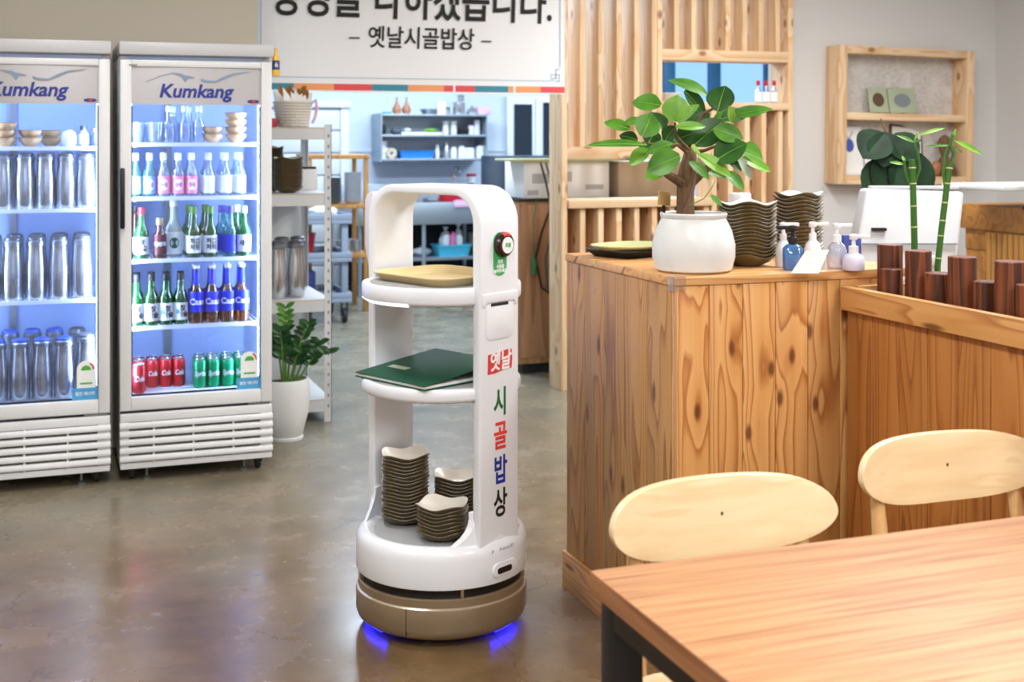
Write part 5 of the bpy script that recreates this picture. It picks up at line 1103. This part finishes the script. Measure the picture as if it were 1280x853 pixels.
t = thing('cyan_basket', 'cyan plastic basket on the shelf under the sink', 'basket', sp_(564, .3255)); tray_mesh(.34, .26, .03, .10, .004).build('basket', 'cyan', t, smooth=True); tray_mesh(.35, .27, .035, .004, .012).build('rim', 'cyan', t); t.children[1].location.z = .09
def bag(label, loc, r, m, extra=None):
    t = thing('plastic_bag', label, 'bag', loc); b = MB(); b.ball((0, 0, r[2]), r, 10); rq_ = random.Random(len(label)); b.v = [(x * rq_.uniform(.88, 1.1), y * rq_.uniform(.88, 1.1), max(0, z * rq_.uniform(.95, 1.05))) for x, y, z in b.v]; b.build('bag', m, t); MB().lathe([(.012, r[2] * 1.9), (.006, r[2] * 2.05), (.03, r[2] * 2.35)], 8, cap=False).build('knot', m, t); return t
bag('white plastic bag in the cyan basket under the sink', (sp_(557, 0)[0], sp_(557, 0)[1], .332), (.06, .07, .11), 'plate_white'); bag('grey-white bag leaning in the cyan basket', (sp_(573, 0)[0], sp_(573, 0)[1], .335), (.04, .045, .12), 'pump_white')
t = thing('pink_glove', 'bright pink rubber glove hanging out of the cyan basket', 'glove', (sp_(566, 0, .12)[0], sp_(566, 0, .12)[1], .335)); MB().ball((0, 0, .09), (.03, .02, .09), 10).build('palm', 'pink', t, smooth=True)
for dx, h in ((-.018, .19), (.0, .215), (.016, .2)): MB().tube([(dx * .6, 0, .14), (dx, 0, .18), (dx * 1.3, 0, h)], .009, 6).build('finger', 'pink', t, smooth=True)
bag('white cloth bundle on the sink shelf beside the leg', sp_(527, .3255, .3), (.10, .08, .035), 'plate_white')
o = MB().box(-.13, .13, -.1, .15, 0, .20).build('cardboard_box', 'carton', None, bevel=.003); o.location = sp_(607, .3255); tag(o, 'tan cardboard box on the shelf under the sink', 'box'); bag('white bag slumped over the cardboard box', (sp_(607, 0)[0], sp_(607, 0)[1], .526), (.07, .07, .03), 'pump_white')
lz('red_basin', [[(.001, 0), (.08, 0), (.11, .11), (.107, .112), (.077, .005), (.001, .004)], [(.106, .108), (.115, .114), (.104, .116)]], ['red', 'red'], sp_(563, .6505, .3), 'red basin inside the steel sink', 'basin').scale = (1, 1, 2.2)
lz('steel_bowl', [[(.001, 0), (.05, 0), (.08, .07), (.078, .072), (.047, .005), (.001, .004)], [(.077, .07), (.083, .074), (.076, .075)]], ['steel', 'steel'], sp_(539, .6505, .25), 'steel bowl inside the sink beside the red basin', 'bowl').scale = (1, 1, 2.8)
t = thing('pink_cloth', 'pink cloth folded over the front rim of the sink', 'cloth', sp_(580, .8305, .012)); MB().box(-.10, .10, -.025, .025, 0, .012).box(-.10, .10, -.025, -.014, -.05, 0).build('cloth', 'pale_pink', t, bevel=.004); MB().box(-.08, .08, -.02, .02, .0122, .02).build('fold', 'pink', t, bevel=.003)
o = MB().box(-.03, .03, -.026, -.014, -.07, .006).build('pink_tag', 'pink', None, bevel=.002); o.location = sp_(511, .8305, .012); tag(o, 'small pink scourer hanging on the sink rim', 'scourer')
lz('red_lid_jar', [[(.001, 0), (.04, 0), (.045, .06), (.001, .06)], [(.047, .06), (.047, .085), (.001, .087)]], ['plate_white', 'red'], sp_(589, .9805, .685), 'clear jar with red lid on the sink back ledge', 'jar')

# wooden stand with stacked dishes, grey trolley
sx0, sy0 = 1.98, 10.25
wsd = thing('wooden_stand', 'open wooden shelf stand with stacked dishes in the kitchen', 'shelf', (sx0, sy0, 0)); wl, wdp = .50, .45
for x in (0, wl - .035):
    for y in (0, wdp - .035): MB().box(x, x + .035, y, y + .035, 0, 1.27).build('leg', 'kitchen_wood', wsd, bevel=.003)
for z in (.44, .84, 1.245): MB().box(-.01, wl + .01, -.01, wdp + .01, z, z + .035).build('shelf_board', 'kitchen_wood', wsd, bevel=.003)
dish = thing('dish', 'x', 'dish'); MB().lathe([(.001, 0), (.045, 0), (.075, .022), (.073, .024), (.044, .004), (.001, .004)], 20).build('body', 'plate_white', dish, smooth=True); MB().lathe([(.073, .0215), (.077, .0245), (.072, .0255)], 20, cap=False).build('rim', 'plate_white', dish)
dish = Repeat(dish)
for k in range(17): dish.at((sx0 + .40, sy0 + .13, .8755 + k * .0145), 0, 'white dish in the tall stack on the wooden stand', 'white dish stack')
gd = thing('dish', 'x', 'dish')
for ch in dish.root.children: c = ch.copy(); C.objects.link(c); c.parent = gd; c.data = ch.data.copy(); c.data.materials[0] = M['plate_grey']
gd = Repeat(gd)
for k in range(14): gd.at((sx0 + .235, sy0 + .16, .8755 + k * .0145), 0, 'grey dish in the stack on the wooden stand', 'grey dish stack')
lz('red_cup', [[(.001, 0), (.035, 0), (.04, .09), (.001, .09)], [(.041, .088), (.042, .094), (.001, .095)]], ['red', 'red'], (sx0 + .10, sy0 + .12, .8755), 'small red cup on the wooden stand', 'cup')
for k, (x, y) in enumerate(((.30, .10), (.37, .14), (.42, .08), (.34, .2), (.24, .12), (.42, .22))):
    lz('steel_tumbler', [[(.001, 0), (.032, 0), (.036, .10), (.034, .10), (.03, .004), (.001, .004)], [(.0345, .098), (.037, .102), (.034, .103)]], ['steel', 'steel'], (sx0 + x, sy0 + y, .4755), 'steel tumbler on the lower board of the wooden stand', 'tumbler', 'steel tumblers on the stand')
ctx, cty = 1.68, 9.62
gc = thing('utility_cart', 'grey three-tier utility cart on black castors in the kitchen', 'cart', (ctx, cty, 0)); cw, cdp = .52, .62
for z in (.16, .47, .76):
    MB().box(0, cw, 0, cdp, z, z + .03).box(0, cw, 0, .02, z + .03, z + .075).box(0, cw, cdp - .02, cdp, z + .03, z + .075).box(0, .02, .02, cdp - .02, z + .03, z + .075).box(cw - .02, cw, .02, cdp - .02, z + .03, z + .075).build('tray', 'cart_grey', gc, bevel=.006)
for x in (.05, cw - .05):
    for y in (.05, cdp - .05):
        MB().box(x - .025, x + .025, y - .025, y + .025, .19, .76).build('post', 'cart_grey', gc, bevel=.006)
        c = MB().lathe([(.001, -.016), (.05, -.016), (.055, -.01), (.055, .01), (.05, .016), (.001, .016)], 18, T_(x, y, .0555) @ RY(90)).box(x - .025, x - .018, y - .02, y + .02, .05, .16).box(x + .018, x + .025, y - .02, y + .02, .05, .16); c.build('caster', 'rubber', gc)
        MB().lathe([(.001, -.0175), (.024, -.0175), (.024, .0175), (.001, .0175)], 14, T_(x, y, .0555) @ RY(90)).build('hub', 'steel', gc)
def cpt(x, y, z): return (ctx + x, cty + y, z)
lz('red_pail', [[(.001, 0), (.10, 0), (.115, .17), (.001, .17)], [(.118, .165), (.12, .18), (.001, .181)]], ['red', 'red'], cpt(.17, .25, .5005), 'red round pail on the middle tier of the cart', 'pail')
o = MB().box(-.07, .07, -.1, .1, 0, .2).build('blue_crate', 'lid_blue', None, bevel=.008); o.location = cpt(.2, .25, .1905); tag(o, 'blue box on the lowest tier of the cart', 'box')
bag('crumpled clear bag on the top tier of the cart', cpt(.34, .26, .7905), (.12, .12, .05), 'plate_white'); bag('dark bundle on the top tier of the cart', cpt(.11, .42, .7905), (.07, .08, .06), 'cord_grey')

# ------------------------------------------------------------------ dining table and chairs
TX0, TX1, TY0, TY1, TZ = .812, 2.03, 1.08, 1.868, .74
tb = thing('dining_table', 'wood-grain dining table with black steel legs', 'table', (TX0, TY0, 0))
MB().box(0, TX1 - TX0, 0, TY1 - TY0, TZ - .034, TZ).build('tabletop', 'table_wood', tb, bevel=.0015)
MB().box(-.0012, -.0001, .001, TY1 - TY0 - .001, TZ - .0335, TZ - .0008).build('edge_band', 'table_edge', tb)
for x in (.012, TX1 - TX0 - .062):
    for y in (.04, TY1 - TY0 - (.065 if x < .5 else .14)): MB().box(x, x + .05, y, y + .05, 0, TZ - .0345).build('leg', 'black', tb, bevel=.002)
    MB().box(x, x + .05, .0905, TY1 - TY0 - (.0655 if x < .5 else .1405), TZ - .0745, TZ - .0345).build('rail', 'black', tb)
def chair(loc, rz, label):
    t = thing('dining_chair', label, 'chair', loc, rz)
    # backrest: bowed board with a rounded bean outline
    ns, nt = 28, 8; HB = .236; ZC = .712; yb = lambda x: .215 + .055 * (1 - (x / HB) ** 2)
    g = {}; vs = []; fs = []
    for side in (0, 1):
        for i in range(ns + 1):
            s = -1 + 2 * i / ns; sA = math.sin(s * math.pi / 2) * .999; x = HB * sA
            et = max(0, 1 - abs(sA) ** 5) ** .5; eb = max(0, 1 - abs(sA) ** 2.8) ** .55
            zt = ZC + .008 + .062 * et - .006 * sA ** 2; zb = ZC + .002 - .074 * eb
            for j in range(nt + 1):
                z = zb + (zt - zb) * j / nt; q = (z - ZC)
                vs.append((x, yb(x) + q * .18 + (-.010 if side == 0 else .010), z)); g[(side, i, j)] = len(vs) - 1
    for i in range(ns):
        for j in range(nt): fs += [(g[0, i, j], g[0, i + 1, j], g[0, i + 1, j + 1], g[0, i, j + 1]), (g[1, i, j], g[1, i, j + 1], g[1, i + 1, j + 1], g[1, i + 1, j])]
        for j in (0, nt): fs.append((g[0, i, j], g[1, i, j], g[1, i + 1, j], g[0, i + 1, j]))
    for i in (0, ns):
        for j in range(nt): fs.append((g[0, i, j], g[0, i, j + 1], g[1, i, j + 1], g[1, i, j]))
    bk_ = MB().add(vs, fs).build('backrest', 'chair_wood', t, bevel=.005, seg=2, ang=50)
    MB().box(.012, .016, -.0115, -.0102, 0, .006, T_(0, yb(0) - .0005, ZC)).build('grain_mark', 'frame_brown', bk_)
    for sx in (-1, 1):
        MB().tube([(sx * .19, .245, 0), (sx * .185, .215, .42), (sx * .178, .232, .60), (sx * .172, .262, .755)], [.014, .019, .017, .012], 10).build('leg', 'chair_leg_wood', t, smooth=True)
        MB().tube([(sx * .195, -.20, 0), (sx * .185, -.185, .42)], [.013, .019], 10).build('leg', 'chair_leg_wood', t, smooth=True)
        MB().box(sx * .185 - .011, sx * .185 + .011, -.18, .21, .375, .42).build('side_rail', 'chair_leg_wood', t, bevel=.004)
    MB().box(-.175, .175, -.197, -.173, .375, .42).build('front_rail', 'chair_leg_wood', t, bevel=.004); MB().box(-.175, .175, .203, .227, .375, .42).build('rear_rail', 'chair_leg_wood', t, bevel=.004)
    sm = MB(); rings = [[(x, y, z) for x, y in rrect(w_, .43 * w_ / .44, .06, 6)] for w_, z in ((.42, .4205), (.44, .428), (.44, .445), (.425, .455), (.36, .452))]
    k = len(rings[0]); sm.add([p for r_ in rings for p in r_], [(j * k + i, j * k + (i + 1) % k, (j + 1) * k + (i + 1) % k, (j + 1) * k + i) for j in range(4) for i in range(k)] + [tuple(range(k - 1, -1, -1)), tuple(4 * k + i for i in range(k))]).build('seat', 'chair_wood', t, smooth=True)
    return t
chair((1.19, 1.885, -.0), 0, 'pale wooden chair tucked under the table, closer to the robot')
chair((1.825, 2.035, 0), R(-1), 'pale wooden chair at the table, beside the planter counter')
